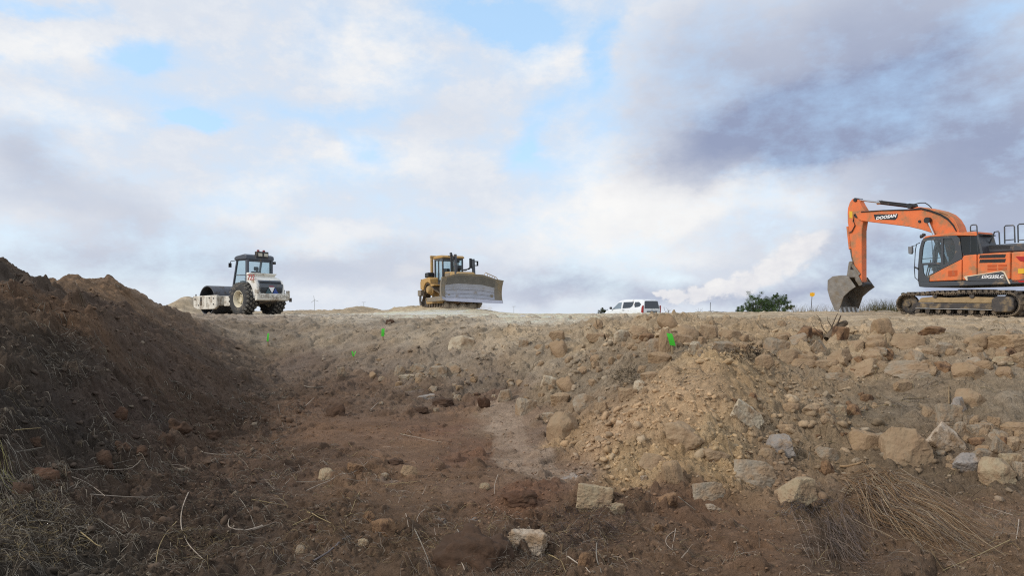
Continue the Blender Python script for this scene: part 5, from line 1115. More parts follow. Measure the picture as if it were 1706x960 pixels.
    q.build('hydraulic_hose', RUBD, bm_)
    q = MB(); q.tube([(tr(*p, hb)[0], hb+.03, tr(*p, hb)[1]) for p in ((820, 168), (880, 190), (930, 240), (955, 300))], .02); q.build('hydraulic_pipe', ORANGE, bm_)
    # lift cylinder
    for Y in (hb+.12, -hb-.12):
        a, b, c = tr(742, 228, Y), tr(786, 330, Y), tr(880, 560, Y)
        cyl_ = MB().cyl((b[0], Y, b[1]), (c[0], Y, c[1]), .085, 20).build('lift_cylinder', BLACKM, r)
        MB().cyl((a[0], Y, a[1]), (b[0], Y, b[1]), .045, 16).build('piston_rod', CHROME, cyl_)
        MB().cyl((a[0], Y-.07, a[1]), (a[0], Y+.07, a[1]), .12, 20).build('pin_eye', BLACKM, cyl_)
    MB().cyl((tr(690, 236, hb)[0], -hb-.02, tr(690, 236, hb)[1]), (tr(690, 236, hb)[0], hb+.04, tr(690, 236, hb)[1]), .055, 16).build('pivot_pin', BLACKM, bm_)
    # arm cylinder along the top of the boom
    a, b, c = tr(278, 92, 0), tr(418, 108, 0), tr(640, 135, 0)
    cy_ = MB().cyl((b[0], 0, b[1]), (c[0], 0, c[1]), .085, 20).build('arm_cylinder', BLACKM, r)
    MB().cyl((b[0]+.06, 0, b[1]), (b[0]-.12, 0, b[1]), .105, 20).build('gland', CHROME, cy_)
    MB().cyl((a[0], 0, a[1]), (b[0], 0, b[1]), .045, 14).build('piston_rod', CHROME, cy_)
    e0, e1 = tr(420, 100, .08), tr(600, 118, .08); MB().tube([(e0[0], .1, e0[1]), (e1[0], .1, e1[1])], .018).build('hydraulic_pipe', RUBD, cy_)
    MB().cyl((c[0], -.2, c[1]), (c[0], .2, c[1]), .11, 20).build('pin_eye', BLACKM, cy_)
    # arm
    ha = .17
    arm = pl([(207, 180), (210, 145), (222, 108), (238, 86), (262, 78), (282, 96), (296, 124), (318, 160), (330, 200), (312, 236), (302, 300), (302, 640), (312, 660), (286, 652), (270, 600), (238, 470), (216, 290), (208, 240)], ha)
    am = MB().prism(arm, -ha, ha).build('arm', ORANGE, r, .025)
    MB().prism(pl([(220, 168), (241, 168), (241, 214), (222, 212)], ha), ha-.005, ha+.008).build('yellow_decal', YEL, am)
    for p in ((262, 92), (270, 198), (318, 655)):
        a = tr(*p, ha); MB().cyl((a[0], -ha-.06, a[1]), (a[0], ha+.05, a[1]), .085 if p[1] < 600 else .1, 20).build('pivot_pin', BLACKM, am)
    q = MB()
    for k in range(2): q.tube([(tr(*p, ha)[0], ha+.03+.02*k, tr(*p, ha)[1]) for p in ((318, 166+5*k), (280, 176+5*k), (256, 190), (250, 230+4*k), (262, 262), (240, 300+6*k), (222, 312))], .016)
    q.build('hydraulic_hose', RUBD, am)
    # bucket cylinder along the far face of the arm
    a, b, c = tr(216, 270, 0), tr(232, 420, 0), tr(248, 520, 0)
    bc = MB().cyl((a[0]+.03, 0, a[1]), (b[0]+.03, 0, b[1]), .075, 18).build('bucket_cylinder', ORANGE, r)
    MB().cyl((b[0]+.03, 0, b[1]), (c[0], 0, c[1]), .04, 14).build('piston_rod', STEEL, bc)
    for Y in (.21, -.21):
        a, b, c = tr(232, 515, Y), tr(288, 592, Y), tr(222, 590, Y)
        d_ = MB(); d_.obox(((a[0]+b[0])/2, Y, (a[1]+b[1])/2), (b[0]-a[0], 0, b[1]-a[1]), (0, 1, 0), (b[1]-a[1], 0, -(b[0]-a[0])), math.dist(a, b)/2, .02, .06); d_.cyl((a[0], Y-.04, a[1]), (a[0], Y+.04, a[1]), .09, 14)
        d_.build('link_bar', BKT, bc)
    a, b = tr(236, 515, 0), tr(224, 600, 0); MB().obox(((a[0]+b[0])/2, 0, (a[1]+b[1])/2), (b[0]-a[0], 0, b[1]-a[1]), (0, 1, 0), (b[1]-a[1], 0, -(b[0]-a[0])), math.dist(a, b)/2+.05, .13, .07).build('link_bar', BKT, bc, .02)
    # bucket: a curved shell between two cheek plates, mouth turned back towards the machine, teeth on the ground
    hw = .62
    P1 = tr(318, 655, 0); zg = fr.tr(180, 838, 0)[1]
    px0, pz0 = P1
    cheek = [(px0+.02, pz0+.06), (px0+.28, pz0+.30), (px0+.66, pz0+.38), (px0+1.12, pz0+.34), (px0+1.36, pz0+.18), (px0+1.36, pz0-.25), (px0+1.22, pz0-.66), (px0+.98, zg+.10), (px0+.80, zg+.03), (px0+.70, zg+.16), (px0+.52, pz0-.55), (px0+.22, pz0-.3), (px0-.06, pz0-.12)]
    bk = MB(); sh = [(cheek[i][0], cheek[i][1]) for i in range(1, 9)]
    thk = .035
    nn_ = len(sh)
    for i in range(nn_-1):
        a, b = Vector((sh[i][0], 0, sh[i][1])), Vector((sh[i+1][0], 0, sh[i+1][1])); d = b-a; bk.obox((a+b)/2, d, (0, 1, 0), d.cross(Vector((0, 1, 0))), d.length/2+.012, hw, thk/2)
    bko = bk.build('bucket', BKT, r, .008)
    for Y in (hw, -hw): MB().prism(cheek[1:], Y-.02, Y+.02).build('cheek_plate', BKT, bko, .008)
    for Y in (.22, -.22): MB().prism([(px0-.1, pz0-.02), (px0-.02, pz0+.14), (px0+.25, pz0+.62), (px0+.62, pz0+.66), (px0+.72, pz0+.30), (px0+.3, pz0+.24), (px0+.06, pz0-.08)], Y-.03, Y+.03).build('bucket_ear', BKT, bko, .01)
    MB().obox((px0+.78, 0, zg+.12), (.35, 0, 1), (0, 1, 0), (1, 0, -.35), .12, hw+.03, .022).build('lip_plate', BKT, bko, .006)
    for k in range(5):
        Y = -hw+.06+k*(2*hw-.12)/4; MB().obox((px0+.735, Y, zg+.05), (.35, 0, 1), (0, 1, 0), (1, 0, -.35),   .16, .07, .035).build('tooth', mat('bright_tooth_steel', rgb(176, 174, 170), .4, .4), bko, .02)
    fr.crop = (1360, 310, 4.0)
    return fr
EXC = excavator()

# ------------------------------------------------------------------ white soil compactor with a smooth steel drum
def roller():
    th = math.radians(180-36); WB = 1.5
    cx, cy = solve(th, (1.45, .98, 345.5), (-1.5, 1.05, 398)); z0 = CAMZ-(525.0-HY)*(cy+.4)/F
    fr = Frame('road_roller', (cx, cy, z0), th, 0); r = fr.o; fr.crop = (310, 410, 7.385); tr = fr.tr; pl = fr.poly
    tag(r, 'dirty white single-drum soil roller with grey cab, numbered 722, on the left of the plateau', 'road roller')
    WHT = paint('dirty_white_paint', (238, 235, 226), .45, rgb(160, 144, 120), .18); WHT2 = paint('muddy_white_paint', (222, 217, 204), .6, rgb(130, 112, 90), .38); CG = paint('cab_grey_paint', (70, 76, 86), .45, mudc, .12)
    DRM = mat('drum_steel', rgb(96, 98, 104), .5, .5, .15, 5, .15, 30, dmud, .3, 3); WHEELP = paint('cream_rim_paint', (216, 206, 180), .5, mudc, .3)
    # drum
    RD = .76; xd = 1.45
    dr = MB(); dr.lathe([(RD-.05, 1.0), (RD, 1.0), (RD, -1.0), (RD-.05, -1.0), (RD-.05, 1.0)], (xd, 0, RD), 'y', 56); dro = dr.build('drum', DRM, r)
    MB().lathe([(0, .55), (RD-.06, .55), (RD-.06, -.55), (0, -.55)], (xd, 0, RD), 'y', 40).build('drum_head', BLACKM, dro)
    MB().cyl((xd, -.98, RD), (xd, .98, RD), .22, 20).build('drum_hub', BLACKM, dro)
    # yoke: side beams with front and rear cross members
    for s_ in (1, -1):
        y0, y1 = (1.02, 1.16) if s_ > 0 else (-1.16, -1.02)
        yk = MB().prism([(xd-1.15, .42), (xd-.95, .30), (xd+.65, .28), (xd+1.02, .40), (xd+1.08, .98), (xd-1.15, 1.02)], y0, y1).build('side_beam', WHT2, r, .03)
        MB().box(xd-.28, xd-.22, y1 if s_ > 0 else y0-.03, (y1+.03) if s_ > 0 else y0, .42, .94).build('bracket', WHT2, yk)
        MB().box(xd+.2, xd+.36, y1+.004 if s_ > 0 else y0-.02, (y1+.02) if s_ > 0 else y0-.004, .5, .93).build('recess_plate', TRKF, yk)
        for bx, bz in ((-.9, .55), (-.9, .85), (.5, .5), (.85, .82), (-.5, .88)): MB().cyl((xd+bx, y1 if s_ > 0 else y0, bz), (xd+bx, (y1+.03) if s_ > 0 else y0-.03, bz), .035, 10).build('bolt', BLACKM, yk)
        MB().tube([(xd+.9, (y0+y1)/2, .92), (xd+.9, (y0+y1)/2, 1.08)], .03).build('lug', BLACKM, yk)
    MB().box(xd+.9, xd+1.06, -1.02, 1.02, .5, .9).build('front_beam', WHT2, r, .03)
    MB().box(xd-1.2, xd-.95, -1.02, 1.02, .48, .98).build('rear_beam', WHT2, r, .03)
    MB().box(-.45, xd-1.15, -.38, .38, .5, .82).build('articulation_joint', BLACKM, r, .04)
    MB().box(-.9, -.05, .35, .96, .45, .95).build('step_box', WHT2, r, .03); MB().box(-.9, -.05, -.96, -.35, .45, .95).build('step_box', WHT2, r, .03)
    # tyres
    RT = .80
    for s_ in (1, -1):
        yc = .82*s_
        t_ = MB().lathe([(.40, -.26), (.52, -.30), (.70, -.30), (.765, -.26), (.775, 0), (.765, .26), (.70, .30), (.52, .30), (.40, .26)], (-1.5, yc, RT), 'y', 48).build('tyre', RUB, r)
        kn = MB(); nk = 22
        for i in range(nk):
            for j in range(4):
                a = 2*math.pi*(i+.5*(j % 2))/nk; Y = yc-.225+j*.15; c_, s2 = math.cos(a), math.sin(a); rr = .79; rd = Vector((c_, 0, s2)); tg = Vector((-s2, 0, c_)); c0 = Vector((-1.5, Y, RT))+rd*rr; A_ = .095; B_ = .088
                b4 = [c0+tg*A_, c0+Vector((0, B_, 0)), c0-tg*A_, c0-Vector((0, B_, 0))]; lo = [p-rd*.05 for p in b4]; hi = [c0+(p-c0)*.80+rd*.03 for p in b4]
                kn.add(lo+hi, [(0,1,2,3),(7,6,5,4),(0,4,5,1),(1,5,6,2),(2,6,7,3),(3,7,4,0)])
        kn.build('tread', RUBL, t_, 0, False); MB().lathe([(.74, -.27), (.779, -.25), (.781, .25), (.74, .27)], (-1.5, yc, RT), 'y', 48).build('groove_band', BLACKM, t_)
        MB().lathe([(0, .12*s_), (.14, .12*s_), (.16, .17*s_), (.18, .10*s_), (.30, .08*s_), (.34, .20*s_), (.40, .27*s_), (.425, .27*s_), (.425, .2*s_), (.40, -.2*s_), (0, -.2*s_)], (-1.5, yc, RT), 'y', 36).build('rim', WHEELP, t_)
        q = MB()
        for k in range(8): a = k*math.pi/4; q.cyl((-1.5+.24*math.cos(a), yc+.08*s_, RT+.24*math.sin(a)), (-1.5+.24*math.cos(a), yc+.13*s_, RT+.24*math.sin(a)), .025, 8)
        q.build('wheel_nuts', BLACKM, t_)
    MB().cyl((-1.5, -.6, RT), (-1.5, .6, RT), .16, 16).build('axle', BLACKM, r)
    # hood: white side shell, rounded top, dark grille at the back
    hy = .78
    xh = tr(738, 400, .78)[0]; print('hood front', xh)
    side = [(xh, 1.62), (xh, 2.12), (xh-.35, 2.08), (-1.8, 1.96), (-2.15, 1.84), (-2.42, 1.72), (-2.56, 1.50), (-2.62, 1.0), (-2.62, .86), (-2.2, .80), (-2.18, 1.3), (-2.0, 1.52), (-1.8, 1.62)]
    hd = MB().prism(side, -hy, hy).build('hood', WHT, r, .07, seg=3)
    bel = MB().prism([(-.7, .55), (-.7, 1.0), (-2.6, 1.0), (-2.6, .75), (-2.3, .56)], -.45, .45).build('belly', TRKF, r, .03)
    gr_ = MB().add([(-2.575, -.66, 1.52), (-2.575, .66, 1.52), (-2.645, .60, 1.0), (-2.645, -.60, 1.0), (-2.44, -.62, 1.72), (-2.44, .62, 1.72)], [(0, 1, 2, 3), (4, 5, 1, 0)]); 
    gp = MB(); gp.obox((-2.60, 0, 1.27), (-.13, 0, .99), (0, 1, 0), (1, 0, .13), .27, .66, .02); gp.obox((-2.50, 0, 1.62), (.13, 0, .20), (0, 1, 0), (1, 0, -.65), .12, .64, .02)
    gpo = gp.build('grille', paint('grille_grey', (96, 104, 114), .5), hd, .01)
    q = MB()
    for k in range(9):
        z_ = 1.06+k*.072; x_ = -2.655+.13*(z_-1.0) if z_ < 1.52 else -2.575+(z_-1.52)*.62-.02
        q.obox((x_, 0, z_), (1, 0, .2), (0, 1, 0), (0, 0, 1), .03, .60-.1*max(0, z_-1.5), .020)
    q.build('grille_slats', BLACKM, gpo)
    # badge: red over white over blue and green
    def tri(pts, c, nm, dx=0):
        MB().prism(pts, -.005, .005, 'yz').build(nm, c, gpo).location = (0, 0, 0)
    xbf = lambda z_: -2.683+.13*(min(z_, 1.52)-1.0)+.62*max(0, z_-1.52)
    def badge(pts, m, nm):
        v = [(xbf(z_)-.022, y_, z_) for y_, z_ in pts]; v2 = [(x_+.02, y_, z_) for x_, y_, z_ in v]; k = len(v)
        MB().add(v+v2, [tuple(range(k)), tuple(range(2*k-1, k-1, -1))]+[(i, (i+1) % k, (i+1) % k+k, i+k) for i in range(k)]).build(nm, m, gpo)
    badge([(.15, 1.40), (-.15, 1.40), (.04, 1.57), (-.04, 1.57)][:2]+[(-.05, 1.54), (.05, 1.54)], mat('badge_red', rgb(150, 44, 70), .5), 'badge')
    badge([(.17, 1.38), (-.17, 1.38), (0, 1.10)], WHITEL, 'badge')
    badge([(-.20, 1.34), (-.38, 1.04), (-.03, 1.04)], mat('badge_blue', rgb(48, 74, 140), .5), 'badge')
    badge([(.20, 1.34), (.38, 1.04), (.03, 1.04)], mat('badge_green', rgb(58, 84, 90), .5), 'badge')
    # bumper with worn lettering
    bp = MB().prism([(-2.62, .70), (-2.84, .74), (-2.86, .98), (-2.84, 1.06), (-2.62, 1.06)], -.92, .92).build('bumper', WHT2, r, .03)
    MB().box(-2.84, -2.6, .80, .92, 1.06, 1.28).build('bumper_horn', WHT2, bp, .02); MB().box(-2.84, -2.6, -.92, -.84, 1.0, 1.22).build('bumper_horn', WHT2, bp, .02)
    text('lettering', 'DRESSTA CO.', .22, (-2.868, 0, .90), (math.pi/2, 0, -math.pi/2), mat('worn_grey_lettering', rgb(176, 172, 164), .7), bp, .003, 1.1) if False else None
    text('lettering', 'DIN-X-CON', .24, (-2.866, 0, .92), (math.pi/2, 0, -math.pi/2), mat('worn_grey_lettering', rgb(168, 162, 152), .7), bp, .003, 1.15)
    MB().box(-2.9, -2.8, -.99, -.90, .66, .86).build('tail_lamp', BLACKM, bp)
    text('lettering', '722', .36, (xh-.42, hy+.008, 1.84), (math.pi/2, 0, math.pi), REDL, hd, .003, 1.1, .12, .004)
    MB().tube([(-2.35, .3, .95), (-2.35, .55, .75), (-2.2, .8, .9)], .03).build('hose', RUBD, bel)
    MB().box(-2.2, -2.1, hy, hy+.05, .95, 1.25).build('latch_plate', WHT2, hd, .01)
    # cab
    x0, x1, cyw = -.66, .55, .72; zb, zt = 1.0, 2.93
    xf = tr(566, 550, cyw)[0]; xtf = tr(622, 190, cyw)[0]; xrr = tr(742, 170, cyw)[0]; zt = tr(680, 168, cyw)[1]; zb2 = tr(590, 545, cyw)[1]
    zb2 = max(.9, zb2); fb = (xf, zb2); ft = (xtf, zt); rt = (xrr, zt); rb = (tr(738, 420, cyw)[0], 1.6)
    cab = MB()
    def bar(a, b, Y, w_=.045, d_=.045):
        a3, b3 = Vector((a[0], Y, a[1])), Vector((b[0], Y, b[1])); dv_ = b3-a3; cab.obox((a3+b3)/2, dv_, (0, 1, 0), dv_.cross(Vector((0, 1, 0))), dv_.length/2+.02, d_, w_)
    mf, mr_ = ((fb[0]+ft[0])/2, (fb[1]+ft[1])/2), (rt[0], (fb[1]+rt[1])/2-.02)
    for Y in (cyw-.045, -cyw+.045):
        bar(fb, ft, Y); bar(ft, rt, Y); bar(rt, (rt[0], zb2+.1), Y, .09, .05); bar(fb, (rt[0], zb2+.08), Y, .08); bar(mf, mr_, Y, .02, .03)
    cabo = cab.build('cab', CG, r, .012)
    for Y in (cyw-.04, -cyw+.04): MB().prism([fb, ft, rt, (rt[0], zb2+.1)], Y-.004, Y+.004).build('window', GL, cabo)
    xr_ = rt[0]
    rq = MB(); rq.box(xr_-.045, xr_+.045, -cyw, cyw, zt-.10, zt); rq.box(xr_-.045, xr_+.045, -cyw, cyw, 1.75, 2.05)
    rq.build('cross_bar', CG, cabo, .01)
    MB().box(xr_-.02, xr_-.01, -cyw+.1, cyw-.1, 2.0, zt-.1).build('rear_window', GL, cabo)
    MB().add([(fb[0]+.02, -cyw+.1, fb[1]), (fb[0]+.02, cyw-.1, fb[1]), (ft[0]+.02, cyw-.1, ft[1]), (ft[0]+.02, -cyw+.1, ft[1])], [(0, 1, 2, 3)]).build('windscreen', GL, cabo)
    MB().box(xr_, fb[0], -cyw+.02, cyw-.02, .88, 1.02).build('cab_floor', CG, cabo, .01)
    MB().box(fb[0]-.25, fb[0]-.02, -.3, .3, 1.0, 1.75).build('dashboard', BLACKM, cabo, .03)
    MB().lathe([(.19, -.012), (.215, 0), (.19, .012), (.165, 0), (.19, -.012)], (fb[0]-.32, 0, 1.85), 'z', 24).build('steering_wheel', BLACKM, cabo)
    q = MB(); q.box(xr_+.28, xr_+.85, -.28, .28, 1.45, 1.6); q.box(xr_+.2, xr_+.34, -.27, .27, 1.55, 2.2); q.box(xr_+.22, xr_+.32, -.13, .13, 2.24, 2.44); q.build('seat', SEAT, cabo, .05)
    rf = MB().prism([(xtf+.14, zt), (xtf+.12, zt+.14), (xtf-.05, zt+.2), (xr_+.1, zt+.27), (xr_-.1, zt+.2), (xr_-.12, zt)], -cyw-.06, cyw+.06).build('roof', CG, cabo, .04)
    # beacon and lamps on the roof's rear edge
    lb = MB().box(xr_-.16, xr_+.06, -.42, .22, zt+.10, zt+.42).build('lamp_bracket', BLACKM, rf, .01)
    for y_ in (.06, -.26): MB().box(xr_-.19, xr_-.14, y_-.11, y_+.11, zt+.18, zt+.34).build('work_lamp', mat('lamp_glass', rgb(190, 186, 170), .2), lb, .01)
    for y_ in (.10, -.22): MB().lathe([(0, .5), (.06, .48), (.07, .40), (0, .40)], (xr_-.05, y_, zt+.02), 'z', 12).build('beacon', mat('beacon_red', rgb(140, 50, 50), .4), lb)
    MB().box(xr_-.12, xr_-.02, -cyw-.16, -cyw-.02, zt-.18, zt-.04).build('work_lamp', BLACKM, cabo, .01)
    MB().tube([(xtf, cyw, zt-.02), (xtf+.35, cyw+.1, zt-.05), (xtf+.42, cyw+.1, zt-.2)], .018).build('mirror_arm', BLACKM, cabo)
    MB().box(xtf+.40, xtf+.44, cyw+.02, cyw+.18, zt-.36, zt-.14).build('mirror', BLACKM, cabo, .01)
    MB().cyl((-.9, -.35, 2.0), (-.9, -.35, 2.45), .06, 14).build('exhaust_pipe', STEEL, hd)
    return fr
ROL = roller()

# ------------------------------------------------------------------ yellow bulldozer with its blade raised towards us
def dozer():
    al = math.radians(29.5); th = -math.pi/2+al; BX = 3.15
    # the blade's two ends fix where it stands
    cx, cy = solve(th, (BX, -2.12, 735), (BX+.15, 2.12, 837))
    z0 = CAMZ-(513.8-HY)*(cy)/F
    fr = Frame('bulldozer', (cx, cy, z0), th, math.radians(1.5)); r = fr.o; fr.crop = (680, 410, 8.0); tr = fr.tr; trx = fr.trx; pl = fr.poly
    tag(r, 'dusty yellow bulldozer with a raised silver blade on a low berm at centre', 'bulldozer')
    DY = paint('dusty_yellow_paint', (178, 146, 94), .7, rgb(158, 134, 100), .38); DY2 = paint('mid_yellow_paint', (184, 146, 86), .65, rgb(158, 134, 100), .3)
    BL = mat('scraped_blade_steel', rgb(164, 166, 176), .45, .4, .10, 2.0, .15, 12, rgb(150, 140, 126), .22, 1.3); BLD = mat('dusty_blade_plate', rgb(132, 124, 112), .8, .1, .15, 3, .3, 16, rgb(150, 132, 104), .4, 2)
    BLT = mat('dark_blade_plate', rgb(112, 108, 102), .75, .2, .15, 3, .3, 16)
    print('DOZER', cx, cy, z0)
    for a_, b_ in ((430, 445), (520, 760), (1222, 492), (1262, 780), (640, 405), (970, 410)): print('blade', a_, b_, trx(a_, b_, BX))
    # tracks, high sprocket
    for s_ in (1, -1):
        yy = 1.04*s_
        path = arc(-.95, 1.28, .42, 155, 60, 8)+[(.3, 1.18), (1.3, .86)]+arc(1.62, .42, .40, 70, -90, 10)+[(.8, .02), (-.8, .02)]+arc(-1.62, .42, .40, 270, 170, 8)
        tk = shoes(path, .28, .22, .035, 1, 'track', TRK, r, yy)
        MB().lathe([(0, -.1), (.34, -.06), (.38, 0), (.34, .06), (.26, .24*s_), (.2, .3*s_), (0, .3*s_)], (-.95, yy, 1.28), 'y', 24).build('sprocket', DY, tk)
        for x_ in (-1.62, 1.62): MB().lathe([(0, -.12), (.36, -.1), (.36, .1), (.2, .14), (0, .14)], (x_, yy, .42), 'y', 24).build('idler', TRKF, tk)
        MB().prism([(-1.4, .32), (1.35, .30), (1.4, .62), (.4, .70), (-.5, .62), (-1.4, .58)], yy-.2, yy+.2).build('track_frame', DY, tk, .03)
        for k in range(7): MB().cyl((-1.3+k*.43, yy-.18, .18), (-1.3+k*.43, yy+.2, .18), .13, 14).build('bottom_roller', TRK, tk)
        # push arm
        ya = 1.52*s_; MB().prism([(-.35, .42), (-.35, .70), (2.4, .72), (3.0, .80), (3.0, .48), (2.4, .40)], ya-.11, ya+.11).build('push_arm', BLD, r, .03)
        MB().cyl((1.6, ya, .75), (2.95, ya*.98, 1.45), .07, 14).build('tilt_brace', STEEL, r)
    # hull, hood, fenders
    MB().prism([(-1.9, .6), (-1.9, 1.3), (2.3, 1.3), (2.4, .7)], -.62, .62).build('hull', DY, r, .04)
    hd = MB().prism([(.35, 1.25), (.35, 2.42), (2.2, 2.30), (2.42, 2.16), (2.45, 1.0)], -.64, .64).build('hood', DY, r, .06)
    MB().prism([(-.52, 1.05), (.52, 1.05), (.48, 1.9), (-.48, 1.9)], 2.43, 2.48, 'yz').build('radiator_grille', BLACKM, hd)
    q = MB()
    for a_ in range(4):
        for b_ in range(3): q.box(.50+a_*.2, .62+a_*.2, -.66, -.62, 1.75+b_*.2, 1.87+b_*.2)
    q.box(.48, 1.24, -.655, -.64, 1.72, 2.30); q.build('side_grille', BLD, hd)
    for s_ in (-1, 1):
        y0, y1 = (-1.32, -.62) if s_ < 0 else (.62, 1.32)
        MB().prism([(-2.05, 1.30), (-2.1, 2.05), (-1.05, 2.10), (-.75, 2.12), (-.55, 2.0), (-.5, 1.62), (.1, 1.58), (.1, 1.50), (-.4, 1.45), (-.55, 1.66), (-.95, 1.80), (-1.35, 1.74), (-1.6, 1.55), (-1.7, 1.3)], y0, y1).build('fuel_tank' if s_ < 0 else 'fender', DY2, r, .05)
    MB().box(-2.16, -2.12, -1.2, -.85, 1.55, 1.95).build('rear_panel', BLD, r)
    MB().box(-1.75, -1.15, -1.2, -.7, 2.14, 2.48).build('air_unit', BLACKM, r, .06)
    # cab
    zt = 3.38; cab = MB(); xs = (-1.0, .28); cw = .72; zb = 1.95
    for x_ in xs:
        for y_ in (-cw, cw): cab.box(x_-.05, x_+.05, y_-.05, y_+.05, zb-.5, zt)
    for y_ in (-cw, cw):
        cab.box(-.45, -.37, y_-.04, y_+.04, zb-.5, zt); cab.box(xs[0], xs[1], y_-.045, y_+.045, zt-.12, zt); cab.box(xs[0], xs[1], y_-.045, y_+.045, zb-.5, zb-.2)
    for x_ in xs: cab.box(x_-.045, x_+.045, -cw, cw, zt-.12, zt); cab.box(x_-.045, x_+.045, -cw, cw, zb-.5, zb+.02)
    cabo = cab.build('cab', GREYP, r, .015)
    for y_ in (-cw, cw): MB().box(xs[0]+.05, xs[1]-.05, y_-.006, y_+.006, zb-.2, zt-.12).build('window', GL, cabo)
    for x_ in xs: MB().box(x_-.006, x_+.006, -cw+.05, cw-.05, zb, zt-.12).build('windscreen' if x_ > 0 else 'rear_window', GL, cabo)
    MB().prism([(-1.15, zt), (-1.1, zt+.14), (-.5, zt+.2), (.25, zt+.16), (.45, zt+.05), (.42, zt-.03)], -.82, .82).build('roof', DY2, cabo, .05)
    MB().box(-1.42, -1.22, -.92, -.74, 1.9, zt+.1).build('roll_bar_post', DY, r, .04); MB().box(-1.42, -1.22, .74, .92, 1.9, zt+.1).build('roll_bar_post', DY, r, .04); MB().box(-1.42, -1.22, -.95, .95, zt+.1, zt+.27).build('roll_bar', DY, r, .04)
    q = MB(); q.box(-.75, -.2, -.28, .28, 1.95, 2.1); q.box(-.85, -.72, -.27, .27, 2.05, 2.75); q.build('seat', SEAT, cabo, .05)
    # exhaust stack with lift cylinder beside it, lamp mast on the far side
    st = MB(); st.cyl((1.0, -.40, 2.2), (1.0, -.40, 3.45), .085, 18); st.cyl((1.0, -.40, 3.45), (.88, -.40, 3.62), .09, 18); st.build('exhaust_stack', BLACKM, r)
    lc = MB().cyl((2.2, -.62, 1.55), (2.05, -.62, 3.42), .10, 18).build('lift_cylinder', GREYP, r); MB().cyl((2.25, -.62, 1.0), (2.2, -.62, 1.6), .05, 12).build('piston_rod', CHROME, lc)
    MB().box(1.95, 2.15, -.80, -.60, 3.1, 3.3).build('work_lamp', BLACKM, lc, .01); MB().box(2.0, 2.12, -.5, -.34, 2.9, 3.12).build('work_lamp', BLACKM, lc, .01)
    MB().tube([(2.0, -.8, 3.3), (2.0, -1.1, 3.32)], .02).build('bracket', BLACKM, lc)
    lc = MB().cyl((2.2, .66, 1.5), (2.05, .66, 3.15), .11, 18).build('lift_cylinder', GREYP, r); MB().cyl((2.25, .66, 1.0), (2.2, .66, 1.6), .05, 12).build('piston_rod', CHROME, lc)
    MB().box(2.0, 2.1, .40, .55, 2.55, 3.2).build('work_lamp', BLACKM, lc, .01)
    q = MB(); q.box(1.98, 2.14, .66, .98, 2.98, 3.04); q.box(1.98, 2.14, .66, .98, 2.72, 2.77); q.box(1.98, 2.14, .95, 1.0, 2.72, 3.04); q.build('lamp_bracket', BLACKM, lc)
    MB().lathe([(0, 2.86), (.2, 2.83), (.26, 2.74), (.26, 2.6), (.14, 2.55), (.1, 2.3)], (.75, .2, 0), 'z', 20).build('air_precleaner', BLACKM, r)
    q = MB(); q.tube([(2.0, .66, 2.85), (1.8, .5, 2.52), (1.3, .2, 2.5)], .035); q.tube([(2.0, .6, 2.7), (1.7, .3, 2.44), (1.5, 0, 2.45)], .035); q.build('hydraulic_hose', RUBD, r)
    # the blade, curved, its wings turned forward, a higher spill guard in the middle
    zb0, zb1 = .42, 1.72; nu, nv = 40, 18; vs = []; W = 2.12
    g_l = lambda y_: 1.0
    def topz(y_):
        p = (y_+W)/(2*W); xs_ = [0, .08, .27, .68, .93, 1]; zz = [1.95, 2.0, 2.20, 2.16, 1.86, 1.80]; return float(np.interp(p, xs_, zz))-.10
    def botz(y_):
        p = (y_+W)/(2*W); return float(np.interp(p, [0, .06, 1], [.50, .40, .24]))
    blx = lambda v: BX-.20+.55*(v-.42)**2*1.6
    def bpt(u, v, off=0):
        y_ = -W+2*W*u; z_ = botz(y_)+(topz(y_)-botz(y_))*v; wing = max(0, abs(y_)-1.62)*.45; return (blx(v)+wing-off, y_, z_)
    def patch(u0, u1, v0, v1, nu, nv, name, m, off0=0, off1=.05):
        A_ = [bpt(u0+(u1-u0)*i/nu, v0+(v1-v0)*j/nv, off0) for i in range(nu+1) for j in range(nv+1)]; B_ = [bpt(u0+(u1-u0)*i/nu, v0+(v1-v0)*j/nv, off1) for i in range(nu+1) for j in range(nv+1)]
        k = len(A_); fs = []; idx = lambda i, j: i*(nv+1)+j
        for i in range(nu):
            for j in range(nv): fs += [(idx(i, j), idx(i+1, j), idx(i+1, j+1), idx(i, j+1)), (k+idx(i, j), k+idx(i, j+1), k+idx(i+1, j+1), k+idx(i+1, j))]
        for i in range(nu): fs += [(idx(i, 0), k+idx(i, 0), k+idx(i+1, 0), idx(i+1, 0)), (idx(i, nv), idx(i+1, nv), k+idx(i+1, nv), k+idx(i, nv))]
        for j in range(nv): fs += [(idx(0, j), idx(0, j+1), k+idx(0, j+1), k+idx(0, j)), (idx(nu, j), k+idx(nu, j), k+idx(nu, j+1), idx(nu, j+1))]
        return MB().add(A_+B_, fs).build(name, m, bl if name != 'blade' else r)
    bl = patch(0, 1, 0, 1, 44, 18, 'blade', BLD)
    patch(.075, .90, .13, .64, 30, 10, 'mouldboard', BL, -.012, .01)
    patch(.10, .90, .65, .93, 30, 7, 'upper_plate', BLT, -.01, .01)
    patch(.0, 1, -.02, .115, 30, 3, 'cutting_edge', mat('bright_cutting_edge', rgb(186, 186, 196), .4, .6, .1, 4), -.035, .02)
    for zz in (.42, .27): patch(.075, .90, zz, zz+.012, 30, 1, 'plate_seam', STEEL, -.022, .0)
